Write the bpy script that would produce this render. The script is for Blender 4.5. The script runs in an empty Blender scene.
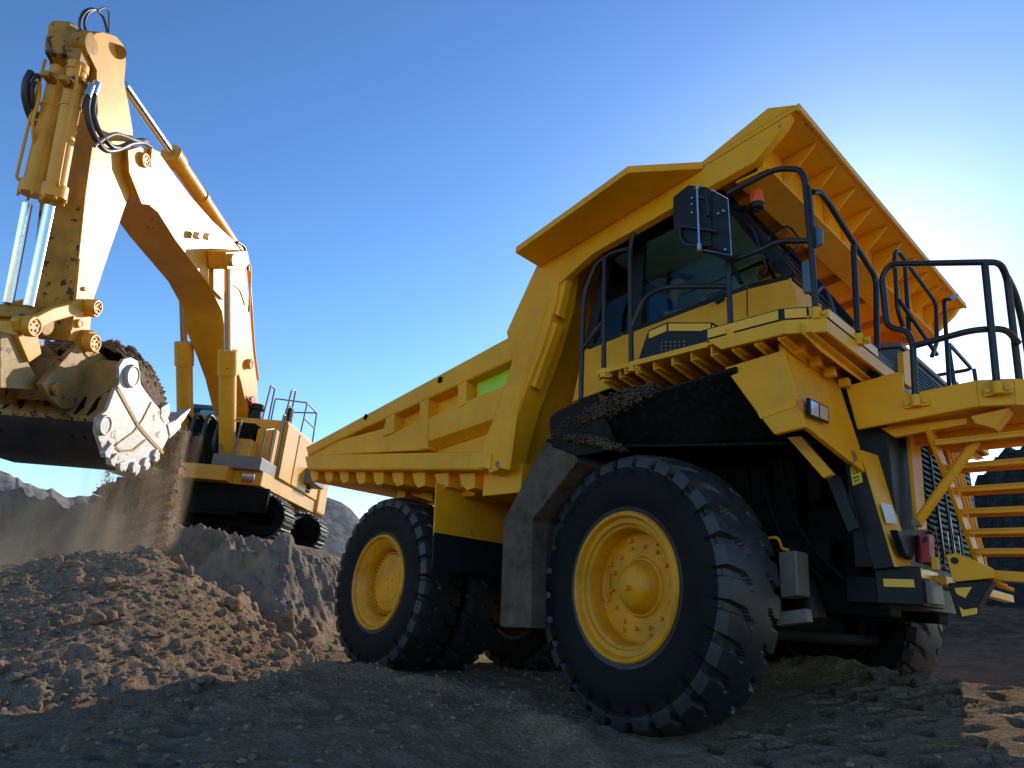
import bpy, bmesh, math, random
import numpy as np
from mathutils import Vector, Matrix
random.seed(7)
scene = bpy.context.scene
COL = scene.collection
R = math.radians

# ------------------------------------------------------------------ materials
def nodes_of(name):
    m = bpy.data.materials.new(name); m.use_nodes = True
    nt = m.node_tree; nt.nodes.clear()
    return m, nt, nt.nodes, nt.links

def N(ns, kind, **kw):
    n = ns.new(kind)
    for k, v in kw.items(): setattr(n, k, v)
    return n

def noise(ns, ls, vec, scale, detail=5, rough=0.6, dist=0.0):
    n = ns.new('ShaderNodeTexNoise'); n.inputs['Scale'].default_value = scale
    n.inputs['Detail'].default_value = detail; n.inputs['Roughness'].default_value = rough
    n.inputs['Distortion'].default_value = dist
    ls.new(vec, n.inputs['Vector']); return n.outputs['Fac']

def ramp(ns, ls, fac, p0, p1, c0=(0,0,0,1), c1=(1,1,1,1)):
    r = ns.new('ShaderNodeValToRGB'); e = r.color_ramp.elements
    e[0].position = p0; e[1].position = p1; e[0].color = c0; e[1].color = c1
    ls.new(fac, r.inputs['Fac']); return r.outputs['Color']

def mixc(ns, ls, fac, a, b):
    m = ns.new('ShaderNodeMix'); m.data_type = 'RGBA'
    for sock, v in ((m.inputs[0], fac), (m.inputs[6], a), (m.inputs[7], b)):
        if hasattr(v, 'is_linked'): ls.new(v, sock)
        elif isinstance(v, (int, float)): sock.default_value = v
        else: sock.default_value = (*v[:3], 1)
    return m.outputs[2]

def paint(name, base, rough=0.4, metallic=0.0, dust=0.25, dustcol=(0.23,0.19,0.14), chips=0.0,
          chipcol=(0.05,0.03,0.02), vary=0.18, scale=1.0, bump=0.05, coat=0.0, streak=True, spec=0.5):
    """painted or bare metal with faded patches, dust, streaks and chipped spots"""
    m, nt, ns, ls = nodes_of(name)
    out = N(ns, 'ShaderNodeOutputMaterial'); b = N(ns, 'ShaderNodeBsdfPrincipled')
    tc = N(ns, 'ShaderNodeTexCoord'); v = tc.outputs['Object']
    n1 = noise(ns, ls, v, 1.3*scale, 6); n2 = noise(ns, ls, v, 9*scale, 8, 0.7)
    dark = tuple(c*(1-vary*1.6) for c in base); lite = tuple(min(1, c*(1+vary*0.6)) for c in base)
    col = mixc(ns, ls, ramp(ns, ls, n1, 0.3, 0.7), dark, lite)
    if streak:
        mp = N(ns, 'ShaderNodeMapping'); mp.inputs['Scale'].default_value = (14, 14, 0.9)
        ls.new(v, mp.inputs['Vector'])
        st = noise(ns, ls, mp.outputs['Vector'], 1.0*scale, 4)
        mul = N(ns, 'ShaderNodeMath', operation='MULTIPLY'); ls.new(ramp(ns, ls, st, 0.55, 0.8), mul.inputs[0]); mul.inputs[1].default_value = dust*0.9
        col = mixc(ns, ls, mul.outputs[0], col, dustcol)
    # dust gathers on faces that look up
    geo = N(ns, 'ShaderNodeNewGeometry'); sx = N(ns, 'ShaderNodeSeparateXYZ'); ls.new(geo.outputs['Normal'], sx.inputs[0])
    up = N(ns, 'ShaderNodeMath', operation='MULTIPLY_ADD'); ls.new(sx.outputs['Z'], up.inputs[0]); up.inputs[1].default_value = 0.55*dust; up.inputs[2].default_value = 0.45*dust; up.use_clamp = True
    d2 = N(ns, 'ShaderNodeMath', operation='MULTIPLY'); ls.new(up.outputs[0], d2.inputs[0]); ls.new(ramp(ns, ls, n2, 0.35, 0.75), d2.inputs[1])
    col = mixc(ns, ls, d2.outputs[0], col, dustcol)
    if chips > 0:
        n3 = noise(ns, ls, v, 5.5*scale, 7, 0.62); n4 = noise(ns, ls, v, 0.9*scale, 3)
        ad = N(ns, 'ShaderNodeMath', operation='MULTIPLY_ADD'); ls.new(n4, ad.inputs[0]); ad.inputs[1].default_value = 0.45; ls.new(n3, ad.inputs[2])
        ck = ramp(ns, ls, ad.outputs[0], 0.93-chips*0.25, 0.95-chips*0.25)
        col = mixc(ns, ls, ck, col, chipcol)
    ls.new(col, b.inputs['Base Color'])
    rr = N(ns, 'ShaderNodeMath', operation='MULTIPLY_ADD'); ls.new(n2, rr.inputs[0]); rr.inputs[1].default_value = 0.35; rr.inputs[2].default_value = max(0.03, rough-0.15)
    ls.new(rr.outputs[0], b.inputs['Roughness'])
    b.inputs['Metallic'].default_value = metallic; b.inputs['Coat Weight'].default_value = coat
    b.inputs['Specular IOR Level'].default_value = spec
    bp = N(ns, 'ShaderNodeBump'); bp.inputs['Strength'].default_value = bump; bp.inputs['Distance'].default_value = 0.05
    ls.new(n2, bp.inputs['Height']); ls.new(bp.outputs['Normal'], b.inputs['Normal'])
    ls.new(b.outputs[0], out.inputs['Surface'])
    return m

def earth(name, c0, c1, c2, scale=1.0, bump=0.6, rough=0.95):
    m, nt, ns, ls = nodes_of(name)
    out = N(ns, 'ShaderNodeOutputMaterial'); b = N(ns, 'ShaderNodeBsdfPrincipled')
    geo = N(ns, 'ShaderNodeNewGeometry'); v = geo.outputs['Position']
    n1 = noise(ns, ls, v, 0.35*scale, 6); n2 = noise(ns, ls, v, 4*scale, 8, 0.7); n3 = noise(ns, ls, v, 38*scale, 6, 0.75)
    col = mixc(ns, ls, ramp(ns, ls, n1, 0.35, 0.65), c0, c1)
    col = mixc(ns, ls, ramp(ns, ls, n2, 0.45, 0.7), col, c2)
    vo = N(ns, 'ShaderNodeTexVoronoi'); vo.inputs['Scale'].default_value = 30*scale; ls.new(v, vo.inputs['Vector'])
    g = mixc(ns, ls, ramp(ns, ls, n3, 0.3, 0.72), (0.45,0.45,0.45), (1.35,1.33,1.3))
    mm = N(ns, 'ShaderNodeMix'); mm.data_type = 'RGBA'; mm.blend_type = 'MULTIPLY'; mm.inputs[0].default_value = 1
    ls.new(col, mm.inputs[6]); ls.new(g, mm.inputs[7])
    ls.new(mm.outputs[2], b.inputs['Base Color'])
    b.inputs['Roughness'].default_value = rough; b.inputs['Specular IOR Level'].default_value = 0.0
    ad = N(ns, 'ShaderNodeMath', operation='ADD'); ls.new(n3, ad.inputs[0]); ls.new(n2, ad.inputs[1])
    ad2 = N(ns, 'ShaderNodeMath', operation='MULTIPLY_ADD'); ls.new(vo.outputs['Distance'], ad2.inputs[0]); ad2.inputs[1].default_value = -0.6; ls.new(ad.outputs[0], ad2.inputs[2])
    bp = N(ns, 'ShaderNodeBump'); bp.inputs['Strength'].default_value = bump; bp.inputs['Distance'].default_value = 0.03
    ls.new(ad2.outputs[0], bp.inputs['Height']); ls.new(bp.outputs['Normal'], b.inputs['Normal'])
    ls.new(b.outputs[0], out.inputs['Surface'])
    return m

def glass(name, tint, refl=0.12, clear=0.8, fres=0.9):
    m, nt, ns, ls = nodes_of(name)
    out = N(ns, 'ShaderNodeOutputMaterial'); t = N(ns, 'ShaderNodeBsdfTransparent'); g = N(ns, 'ShaderNodeBsdfGlossy')
    t.inputs['Color'].default_value = (*[c*clear for c in tint], 1); g.inputs['Roughness'].default_value = 0.03
    g.inputs['Color'].default_value = (0.75,0.8,0.85,1)
    mx = N(ns, 'ShaderNodeMixShader'); mx.inputs[0].default_value = refl; ls.new(t.outputs[0], mx.inputs[1]); ls.new(g.outputs[0], mx.inputs[2])
    ls.new(mx.outputs[0], out.inputs['Surface'])
    return m

YEL = (0.96, 0.405, 0.002)
M = {}
M['yellow'] = paint('truck_yellow_paint', YEL, 0.42, dust=0.34, dustcol=(0.38,0.25,0.12), vary=0.12, bump=0.025, chips=0.04, chipcol=(0.30,0.15,0.04), spec=0.28)
M['yellow_clean'] = paint('bright_yellow_paint', (0.95,0.42,0.002), 0.38, dust=0.12, dustcol=(0.4,0.25,0.1), vary=0.08, bump=0.01, spec=0.28)
M['deck_yellow'] = paint('deck_yellow_paint', (0.94,0.44,0.012), 0.42, dust=0.35, dustcol=(0.38,0.26,0.13), vary=0.13, bump=0.02, spec=0.28)
M['amber'] = paint('wheel_rim_paint', (0.84,0.33,0.004), 0.4, dust=0.45, dustcol=(0.22,0.13,0.05), vary=0.22, bump=0.03, scale=2, spec=0.3)
M['exc_yellow'] = paint('excavator_yellow_paint', (0.82,0.38,0.018), 0.38, dust=0.38, dustcol=(0.50,0.31,0.12), vary=0.15, bump=0.03, chips=0.06, chipcol=(0.12,0.06,0.02), spec=0.4)
M['exc_worn'] = paint('worn_chipped_paint', (0.58,0.28,0.025), 0.5, dust=0.6, dustcol=(0.24,0.13,0.05), vary=0.35, bump=0.08, chips=0.5, chipcol=(0.075,0.038,0.018), spec=0.3)
M['exc_bucket'] = paint('bucket_paint', (0.45,0.26,0.06), 0.55, dust=0.6, dustcol=(0.15,0.10,0.06), vary=0.35, bump=0.12, chips=0.4)
M['black'] = paint('black_metal', (0.012,0.013,0.016), 0.5, dust=0.10, dustcol=(0.07,0.065,0.06), vary=0.3, bump=0.03, spec=0.3)
M['grey_rail'] = paint('rail_dark_paint', (0.014,0.017,0.021), 0.36, dust=0.08, vary=0.2, bump=0.01, streak=False, spec=0.45)
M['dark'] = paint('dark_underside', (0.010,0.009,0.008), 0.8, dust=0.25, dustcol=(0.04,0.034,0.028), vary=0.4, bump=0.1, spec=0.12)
M['grey'] = paint('grey_steel', (0.19,0.165,0.145), 0.5, dust=0.5, vary=0.2)
M['bluegrey'] = paint('blue_grey_panel', (0.10,0.14,0.20), 0.35, dust=0.2, vary=0.15)
M['rubber'] = paint('tire_rubber', (0.021,0.023,0.028), 0.42, dust=0.45, dustcol=(0.095,0.095,0.10), vary=0.35, bump=0.10, scale=2.0, streak=False, spec=0.45)
M['sidewall'] = paint('tire_sidewall', (0.0075,0.0075,0.009), 0.62, dust=0.16, dustcol=(0.05,0.043,0.037), vary=0.4, bump=0.06, scale=1.6, streak=False, spec=0.16)
M['fender'] = paint('dusty_fender', (0.014,0.013,0.013), 0.75, dust=0.75, dustcol=(0.065,0.055,0.045), vary=0.4, bump=0.3, scale=1.5, spec=0.12)
M['mudflap'] = paint('mud_caked_rubber', (0.165,0.125,0.09), 0.95, dust=0.7, dustcol=(0.26,0.205,0.15), vary=0.4, bump=1.0, scale=2.6, streak=True, spec=0.05)
M['steel'] = paint('bare_steel', (0.62,0.62,0.62), 0.22, metallic=1.0, dust=0.05, vary=0.08, bump=0.02, streak=False)
M['wornsteel'] = paint('polished_bucket_steel', (0.60,0.57,0.52), 0.42, metallic=0.2, dust=0.85, dustcol=(0.30,0.20,0.12), vary=0.18, bump=0.15, chips=0.25, chipcol=(0.25,0.16,0.09))
M['chrome'] = paint('cylinder_rod_chrome', (0.8,0.8,0.82), 0.17, metallic=1.0, dust=0.0, vary=0.03, bump=0.0, streak=False)
M['navy'] = paint('navy_tank', (0.016,0.024,0.05), 0.45, dust=0.15, vary=0.2, spec=0.3)
M['red'] = paint('red_paint', (0.42,0.018,0.018), 0.4, dust=0.15, vary=0.15)
M['orange'] = paint('orange_lens', (0.85,0.11,0.01), 0.15, dust=0.0, vary=0.1, bump=0.0, coat=0.6, streak=False)
M['green'] = paint('lime_green_panel', (0.48,0.70,0.015), 0.3, dust=0.1, vary=0.06, bump=0.01)
M['tape'] = paint('reflective_tape', (0.92,0.46,0.01), 0.28, dust=0.06, vary=0.05, bump=0.0, streak=False)
M['white'] = paint('white_sticker', (0.72,0.74,0.76), 0.4, dust=0.1, vary=0.08, bump=0.0, streak=False)
M['warn'] = paint('warning_yellow', (0.85,0.62,0.03), 0.4, dust=0.08, vary=0.05, bump=0.0, streak=False)
M['cyan'] = paint('cyan_paint', (0.16,0.52,0.66), 0.4, dust=0.1, vary=0.08)
M['lens'] = paint('lamp_lens', (0.75,0.78,0.8), 0.12, metallic=0.7, dust=0.0, vary=0.1, bump=0.0, streak=False)
M['hose'] = paint('hose_rubber', (0.03,0.032,0.035), 0.4, dust=0.25, vary=0.2, bump=0.02, streak=False)
M['glass'] = glass('cab_glass', (0.80,0.93,0.90), 0.022, 0.98)
M['liner'] = paint('headliner', (0.55,0.70,0.68), 0.8, dust=0.1, vary=0.15, streak=False)
M['windshield'] = glass('windshield_glass', (0.80,0.86,0.86), 0.30, 0.9)
M['heel'] = paint('heel_steel', (0.06,0.05,0.05), 0.36, metallic=0.3, dust=0.25, dustcol=(0.16,0.10,0.06), vary=0.4, bump=0.08)
M['falling'] = earth('falling_soil', (0.30,0.21,0.13), (0.40,0.29,0.19), (0.50,0.38,0.27), 3.0, 0.5)
M['skin'] = paint('skin', (0.32,0.18,0.12), 0.6, dust=0, vary=0.1, bump=0, streak=False)
M['shirt'] = paint('blue_shirt', (0.02,0.05,0.22), 0.8, dust=0.05, vary=0.15, streak=False)
M['cap'] = paint('dark_cap', (0.02,0.02,0.025), 0.8, dust=0.05, vary=0.15, streak=False)
M['ground'] = earth('quarry_ground', (0.25,0.178,0.112), (0.31,0.225,0.145), (0.42,0.32,0.22), 1.0, 1.0)
M['pile'] = earth('brown_earth', (0.29,0.205,0.13), (0.35,0.255,0.17), (0.44,0.33,0.235), 1.6, 0.9)
M['rock'] = earth('stone', (0.30,0.19,0.125), (0.38,0.265,0.185), (0.46,0.35,0.26), 2.5, 0.6)
M['hill'] = earth('quarry_rock_face', (0.105,0.110,0.110), (0.17,0.165,0.155), (0.27,0.25,0.22), 0.22, 1.0)
M['shoe'] = paint('track_shoe_steel', (0.03,0.028,0.028), 0.6, metallic=0.15, dust=0.4, dustcol=(0.12,0.10,0.08), vary=0.3, bump=0.1)
M['heap'] = earth('dug_earth', (0.23,0.165,0.11), (0.33,0.245,0.17), (0.46,0.36,0.26), 3.0, 0.9)

# ------------------------------------------------------------------ mesh builder
ORIGIN = Vector((0,0,0))
class MB:
    def __init__(self): self.bm = bmesh.new()
    def v(self, p): return self.bm.verts.new(Vector(p))
    def face(self, pts):
        return self.bm.faces.new([self.v(p) for p in pts])
    def slab(self, pts, vec):
        """closed plate: outline pts extruded along vec"""
        vec = Vector(vec); a = [self.v(p) for p in pts]; b = [self.v(Vector(p)+vec) for p in pts]
        n = len(pts); self.bm.faces.new(a); self.bm.faces.new(b[::-1])
        for i in range(n): self.bm.faces.new((a[i], b[i], b[(i+1)%n], a[(i+1)%n]))
        return self
    def loft(self, A, B):
        """closed solid between two outlines of equal length"""
        a = [self.v(p) for p in A]; b = [self.v(p) for p in B]; n = len(A)
        self.bm.faces.new(a); self.bm.faces.new(b[::-1])
        for i in range(n): self.bm.faces.new((a[i], b[i], b[(i+1)%n], a[(i+1)%n]))
        return self
    def box(self, lo, hi):
        x0,y0,z0 = lo; x1,y1,z1 = hi
        return self.slab([(x0,y0,z0),(x1,y0,z0),(x1,y1,z0),(x0,y1,z0)], (0,0,z1-z0))
    def bar(self, p0, p1, w, h, up=(0,0,1)):
        p0, p1 = Vector(p0), Vector(p1); d = (p1-p0).normalized(); u = Vector(up)
        s = d.cross(u).normalized(); u = s.cross(d)
        return self.slab([p0+s*w/2+u*h/2, p0-s*w/2+u*h/2, p0-s*w/2-u*h/2, p0+s*w/2-u*h/2], p1-p0)
    def cyl(self, p0, p1, r0, r1=None, seg=20):
        p0, p1 = Vector(p0), Vector(p1); r1 = r0 if r1 is None else r1
        return self.lathe([(0,0),(r0,0),(r1,(p1-p0).length),(0,(p1-p0).length)], p0, p1-p0, seg)
    def lathe(self, prof, o, axis, seg=32):
        o = Vector(o); a = Vector(axis).normalized()
        e = a.orthogonal().normalized(); f = a.cross(e); rings = []
        for r, h in prof:
            if r < 1e-6: rings.append([self.v(o+a*h)])
            else: rings.append([self.v(o+a*h+(e*math.cos(t)+f*math.sin(t))*r) for t in (2*math.pi*i/seg for i in range(seg))])
        for p, q in zip(rings, rings[1:]):
            for i in range(seg):
                j = (i+1) % seg
                if len(p) == 1 and len(q) == 1: continue
                if len(p) == 1: self.bm.faces.new((p[0], q[j], q[i]))
                elif len(q) == 1: self.bm.faces.new((p[i], p[j], q[0]))
                else: self.bm.faces.new((p[i], p[j], q[j], q[i]))
        return self
    def tube(self, path, r, fillet=0.08, seg=10, closed=False):
        P = [Vector(p) for p in path]; pts = []
        n = len(P)
        for i, p in enumerate(P):
            if (i in (0, n-1)) and not closed: pts.append(p); continue
            a, c = P[i-1], P[(i+1) % n]
            da, dc = (a-p), (c-p); L = min(fillet, da.length*0.45, dc.length*0.45)
            if L < 1e-4: pts.append(p); continue
            s, e = p+da.normalized()*L, p+dc.normalized()*L
            for k in range(6):
                t = k/5; pts.append(s*(1-t)**2 + p*2*t*(1-t) + e*t*t)
        q = [pts[0]]
        for p in pts[1:]:
            if (p-q[-1]).length > 1e-4: q.append(p)
        pts = q; m = len(pts)
        if closed and (pts[0]-pts[-1]).length < 1e-3: pts.pop(); m -= 1
        tang = []
        for i in range(m):
            if closed: t = pts[(i+1) % m]-pts[i-1]
            else: t = pts[min(i+1, m-1)]-pts[max(i-1, 0)]
            tang.append(t.normalized())
        e = tang[0].orthogonal().normalized(); rings = []
        for i in range(m):
            e = (e - tang[i]*e.dot(tang[i])).normalized(); f = tang[i].cross(e)
            rings.append([self.v(pts[i]+(e*math.cos(t)+f*math.sin(t))*r) for t in (2*math.pi*k/seg for k in range(seg))])
        for i in range(m if closed else m-1):
            a, b = rings[i], rings[(i+1) % m]
            for k in range(seg):
                l = (k+1) % seg; self.bm.faces.new((a[k], a[l], b[l], b[k]))
        if not closed:
            self.bm.faces.new(rings[0][::-1]); self.bm.faces.new(rings[-1])
        return self
    def build(self, name, mat, parent=None, bevel=0.0, sharp=38, origin=None):
        bm = self.bm
        bmesh.ops.recalc_face_normals(bm, faces=bm.faces[:])
        o = ORIGIN if origin is None else Vector(origin)
        if o.length > 0: bmesh.ops.translate(bm, vec=-o, verts=bm.verts[:])
        for f in bm.faces: f.smooth = True
        for e in bm.edges:
            if len(e.link_faces) == 2 and e.calc_face_angle(0) > R(sharp): e.smooth = False
        me = bpy.data.meshes.new(name); bm.to_mesh(me); bm.free()
        me.materials.append(M[mat] if isinstance(mat, str) else mat)
        ob = bpy.data.objects.new(name, me); COL.objects.link(ob)
        if parent is not None: ob.parent = parent
        if bevel > 0:
            b = ob.modifiers.new('edge_bevel', 'BEVEL'); b.width = bevel; b.segments = 2; b.limit_method = 'ANGLE'; b.angle_limit = R(40)
            b.harden_normals = True
        return ob

def tag(o, label=None, cat=None, group=None, kind=None):
    if label: o['label'] = label
    if cat: o['category'] = cat
    if group: o['group'] = group
    if kind: o['kind'] = kind
    return o
def empty(name, loc, rz=0.0):
    o = bpy.data.objects.new(name, None); COL.objects.link(o); o.location = loc; o.rotation_euler = (0,0,rz); o.empty_display_size = 0.3
    return o

# ------------------------------------------------------------------ numpy noise for the terrain
def hash2(ix, iy, s):
    h = (ix*374761393 + iy*668265263 + s*974634777) & 0xFFFFFFFF
    h = ((h ^ (h >> 13))*1274126177) & 0xFFFFFFFF
    return ((h ^ (h >> 16)) & 0xFFFF)/65535.0
def vnoise(x, y, s=0):
    ix, iy = np.floor(x).astype(np.int64), np.floor(y).astype(np.int64)
    fx, fy = x-ix, y-iy; ux, uy = fx*fx*(3-2*fx), fy*fy*(3-2*fy)
    a, b = hash2(ix, iy, s), hash2(ix+1, iy, s); c, d = hash2(ix, iy+1, s), hash2(ix+1, iy+1, s)
    return (a*(1-ux)+b*ux)*(1-uy)+(c*(1-ux)+d*ux)*uy - 0.5
def fbm(x, y, octv=5, s=0, gain=0.5):
    t, a = 0, 1.0
    for i in range(octv):
        t = t + a*vnoise(x*2**i+17.3*i, y*2**i-9.1*i, s+i); a *= gain
    return t
def ridged(x, y, octv=5, s=0):
    t, a = 0, 1.0
    for i in range(octv):
        t = t + a*(1-np.abs(2*vnoise(x*2**i+5.7*i, y*2**i+3.3*i, s+i))*2); a *= 0.5
    return t
def sstep(a, b, x):
    t = np.clip((x-a)/(b-a), 0, 1); return t*t*(3-2*t)
def grid_mesh(name, X, Y, Z, mat):
    ny, nx = X.shape
    co = np.stack([X, Y, Z], -1).reshape(-1, 3).astype(np.float32)
    i = np.arange(ny*nx).reshape(ny, nx)
    f = np.stack([i[:-1,:-1], i[:-1,1:], i[1:,1:], i[1:,:-1]], -1).reshape(-1, 4)
    me = bpy.data.meshes.new(name)
    me.vertices.add(len(co)); me.vertices.foreach_set('co', co.ravel())
    me.loops.add(f.size); me.loops.foreach_set('vertex_index', f.ravel().astype(np.int32))
    me.polygons.add(len(f)); me.polygons.foreach_set('loop_start', np.arange(0, f.size, 4, dtype=np.int32))
    me.polygons.foreach_set('loop_total', np.full(len(f), 4, np.int32))
    me.polygons.foreach_set('use_smooth', np.ones(len(f), bool))
    me.update(); me.validate(); me.materials.append(M[mat])
    o = bpy.data.objects.new(name, me); COL.objects.link(o); return o

# ------------------------------------------------------------------ camera, sky, sun
cam = bpy.data.cameras.new('camera'); cam_o = bpy.data.objects.new('camera', cam); COL.objects.link(cam_o)
r_, u_, d_ = Vector((0.681857,0.727411,0.077106)), Vector((0.186208,-0.274545,0.943373)), Vector((-0.707388,0.628887,0.322650))
mat = Matrix((r_, u_, -d_)).transposed().to_4x4(); mat.translation = Vector((3.4645,-6.6769,0.8318))
cam_o.matrix_world = mat
cam.sensor_width = 36; cam.lens = 656.010*36/1024; cam.clip_start = 0.05; cam.clip_end = 3000
scene.camera = cam_o
SUN_AZ, SUN_EL = 108.5, 26.0
w = bpy.data.worlds.new('World'); scene.world = w; w.use_nodes = True
nt = w.node_tree; nt.nodes.clear()
sky = nt.nodes.new('ShaderNodeTexSky'); sky.sky_type = 'NISHITA'; sky.sun_disc = False
sky.sun_elevation = R(SUN_EL); sky.sun_rotation = R(90-SUN_AZ)
sky.air_density = 1.25; sky.dust_density = 0.32; sky.ozone_density = 3.5; sky.altitude = 300
bg = nt.nodes.new('ShaderNodeBackground'); bg.inputs['Strength'].default_value = 0.112
wo = nt.nodes.new('ShaderNodeOutputWorld'); hs = nt.nodes.new('ShaderNodeHueSaturation'); hs.inputs['Saturation'].default_value = 1.06; ga = nt.nodes.new('ShaderNodeGamma'); ga.inputs[1].default_value = 1.38
nt.links.new(sky.outputs[0], hs.inputs['Color']); nt.links.new(hs.outputs[0], ga.inputs[0]); nt.links.new(ga.outputs[0], bg.inputs[0]); nt.links.new(bg.outputs[0], wo.inputs[0])
sd = bpy.data.lights.new('sun', 'SUN'); sd.energy = 5.0; sd.angle = R(0.5); sd.color = (1.0, 0.87, 0.70)
so = bpy.data.objects.new('sun', sd); COL.objects.link(so)
sdir = Vector((math.cos(R(SUN_AZ))*math.cos(R(SUN_EL)), math.sin(R(SUN_AZ))*math.cos(R(SUN_EL)), math.sin(R(SUN_EL))))
so.rotation_euler = sdir.to_track_quat('Z', 'Y').to_euler(); so.location = (0, 30, 30)
scene.view_settings.view_transform = 'Standard'; scene.view_settings.look = 'None'; scene.view_settings.exposure = 0
scene.cycles.use_denoising = True
scene.cycles.max_bounces = 8; scene.cycles.transparent_max_bounces = 16; scene.cycles.volume_bounces = 1; scene.cycles.volume_step_rate = 4; scene.cycles.volume_max_steps = 48
# ================================================================== DUMP TRUCK
ORIGIN = Vector((-2.1, 0, 0))
truck = tag(empty('dump_truck', ORIGIN), 'large yellow rigid mining dump truck standing empty in the foreground', 'dump truck')
def ys(pts, y): return [(p[0], y, p[2]) for p in pts]
def xs(pts, x): return [(x, p[1], p[2]) for p in pts]

# ---- wheels
NL = 28
def tire_mesh():
    prof = [(-.235,.565),(-.275,.585),(-.285,.64),(-.305,.70),(-.315,.78),(-.315,.86),(-.311,.90),(-.308,.94),(-.307,.975),(-.304,1.01)]
    for k in range(33):
        a = -.29+.58*k/32; prof.append((a, 1.112-0.40*a*a-0.22*max(0, abs(a)-.24)))
    prof += [(-a, r) for a, r in prof[:10][::-1]]
    A = np.array([p[0] for p in prof]); RR = np.array([p[1] for p in prof]); nt = NL*38; n = len(A)
    th = np.arange(nt)/nt*2*np.pi
    T, AA = np.meshgrid(th, A, indexing='ij'); R0 = np.meshgrid(th, RR, indexing='ij')[1]
    P = 2*np.pi/NL; depth = np.zeros_like(R0)
    ab = np.clip(np.abs(AA), 0, .32)
    for sg in (-1, 1):
        q = np.clip((ab-.10)/.205, 0, 1)
        hook = 0.42*np.exp(-((ab-.10)/.04)**2)
        cen = sg*(-0.22*(q-1)) + hook*sg*0.55 + (0.5 if sg > 0 else 0)
        ph = (T/P - cen) % 1.0; dd = np.abs(ph-0.5)
        wd = 0.07+0.055*q
        msk = 1-np.clip((dd-wd)/0.05, 0, 1)
        inner = np.clip((ab-.085)/.02, 0, 1)
        side = (np.sign(AA) == sg) & (ab > .03)
        fade = np.clip((R0-.91)/.10, 0, 1)
        depth += msk*inner*side*fade*(0.030+0.030*q)
    edge = (R0 < 1.06) & (ab > .285)
    Rr = R0-depth*np.where(edge, .55, 1.0)
    Ax = AA-np.sign(AA)*depth*np.where(edge, 0.75, 0.0)
    # raised rings and scuffs on the sidewall
    Rr = Rr+0.0
    ring = (np.abs(R0-.86) < .012)*0.006
    Ax = Ax+np.sign(AA)*ring
    X, Z, Y = Rr*np.cos(T), Rr*np.sin(T), Ax
    co = np.stack([X, Y, Z], -1).reshape(-1, 3)
    i = np.arange(nt*n).reshape(nt, n); ip = np.roll(i, -1, 0)
    f = np.stack([i[:,:-1], ip[:,:-1], ip[:,1:], i[:,1:]], -1).reshape(-1, 4)
    me = bpy.data.meshes.new('tire'); me.from_pydata(co.tolist(), [], f.tolist()); me.update()
    bm = bmesh.new(); bm.from_mesh(me); bmesh.ops.recalc_face_normals(bm, faces=bm.faces[:])
    for fc in bm.faces: fc.smooth = True
    for e in bm.edges:
        if len(e.link_faces) == 2 and e.calc_face_angle(0) > R(40): e.smooth = False
    for fc in bm.faces:
        q = fc.calc_center_median(); fc.material_index = 1 if (abs(q.y) > .285 and math.hypot(q.x, q.z) < .985) else 0
    bm.to_mesh(me); bm.free(); me.materials.append(M['rubber']); me.materials.append(M['sidewall']); return me
TIRE = tire_mesh()
def rim_front():
    m = MB()
    m.lathe([(.585,-.25),(.60,.255),(.603,.285),(.59,.302),(.565,.302),(.553,.285),(.545,.262),(.505,.258),(.497,.235),(.472,.228),(.455,.20),(.448,.09),(.43,.07),(.25,.06),(.235,.08),(.21,.084)], (0,0,0), (0,-1,0), 72)
    for k in range(14):
        a = 2*math.pi*k/14+.1; c = Vector((.335*math.cos(a), 0, .335*math.sin(a)))
        m.cyl(c+Vector((0,-.06,0)), c+Vector((0,-.095,0)), .017, seg=6)
    for k in range(8):
        a = 2*math.pi*k/8+.3; c = Vector((.40*math.cos(a), 0, .40*math.sin(a)))
        m.cyl(c+Vector((0,-.06,0)), c+Vector((0,-.10,0)), .024, .02, seg=8)
    m.slab([(-.40,-.02,.05),(-.36,-.02,.11),(-.36,-.02,-.11),(-.40,-.02,-.05)], (0,-.07,0))
    return m
def hub_front():
    m = MB()
    m.lathe([(.225,.05),(.22,.085),(.20,.115),(.185,.15),(.16,.185),(.12,.21),(.06,.224),(0,.226)], (0,0,0), (0,-1,0), 40)
    m.cyl((.02,-.225,-.02), (.02,-.275,-.02), .022, seg=10)
    for k in range(10):
        a = 2*math.pi*k/10; c = Vector((.215*math.cos(a), -.03, .215*math.sin(a))); m.cyl(c, c+Vector((0,-.05,0)), .014, seg=6)
    return m
def rim_rear():
    m = MB()
    m.lathe([(.585,-.25),(.60,.255),(.603,.285),(.59,.302),(.565,.302),(.553,.285),(.545,.262),(.52,.255),(.49,.22),(.45,.19),(.43,.16),(.425,-.10),(.3,-.11),(.2,-.11)], (0,0,0), (0,-1,0), 72)
    return m
def hub_rear():
    m = MB()
    m.lathe([(.405,-.10),(.405,.055),(.395,.065),(.375,.065),(.365,.085),(.355,.095),(.25,.10),(.245,.106),(0,.106)], (0,0,0), (0,-1,0), 60)
    for k in range(44):
        a = 2*math.pi*k/44; c = Vector((.385*math.cos(a), -.06, .385*math.sin(a))); m.cyl(c, c+Vector((0,-.035,0)), .0155, seg=6)
    for k in range(3):
        a = 2*math.pi*k/3+.5; c = Vector((.07*math.cos(a), -.10, .07*math.sin(a))); m.cyl(c, c+Vector((0,-.02,0)), .016, seg=6)
    return m
ORIG = ORIGIN; ORIGIN = Vector((0,0,0))
RIMF = rim_front().build('wheel', 'amber'); HUBF = hub_front().build('hub', 'amber', RIMF)
RIMR = rim_rear().build('wheel', 'amber'); HUBR = hub_rear().build('hub', 'amber', RIMR)
ORIGIN = ORIG
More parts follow.
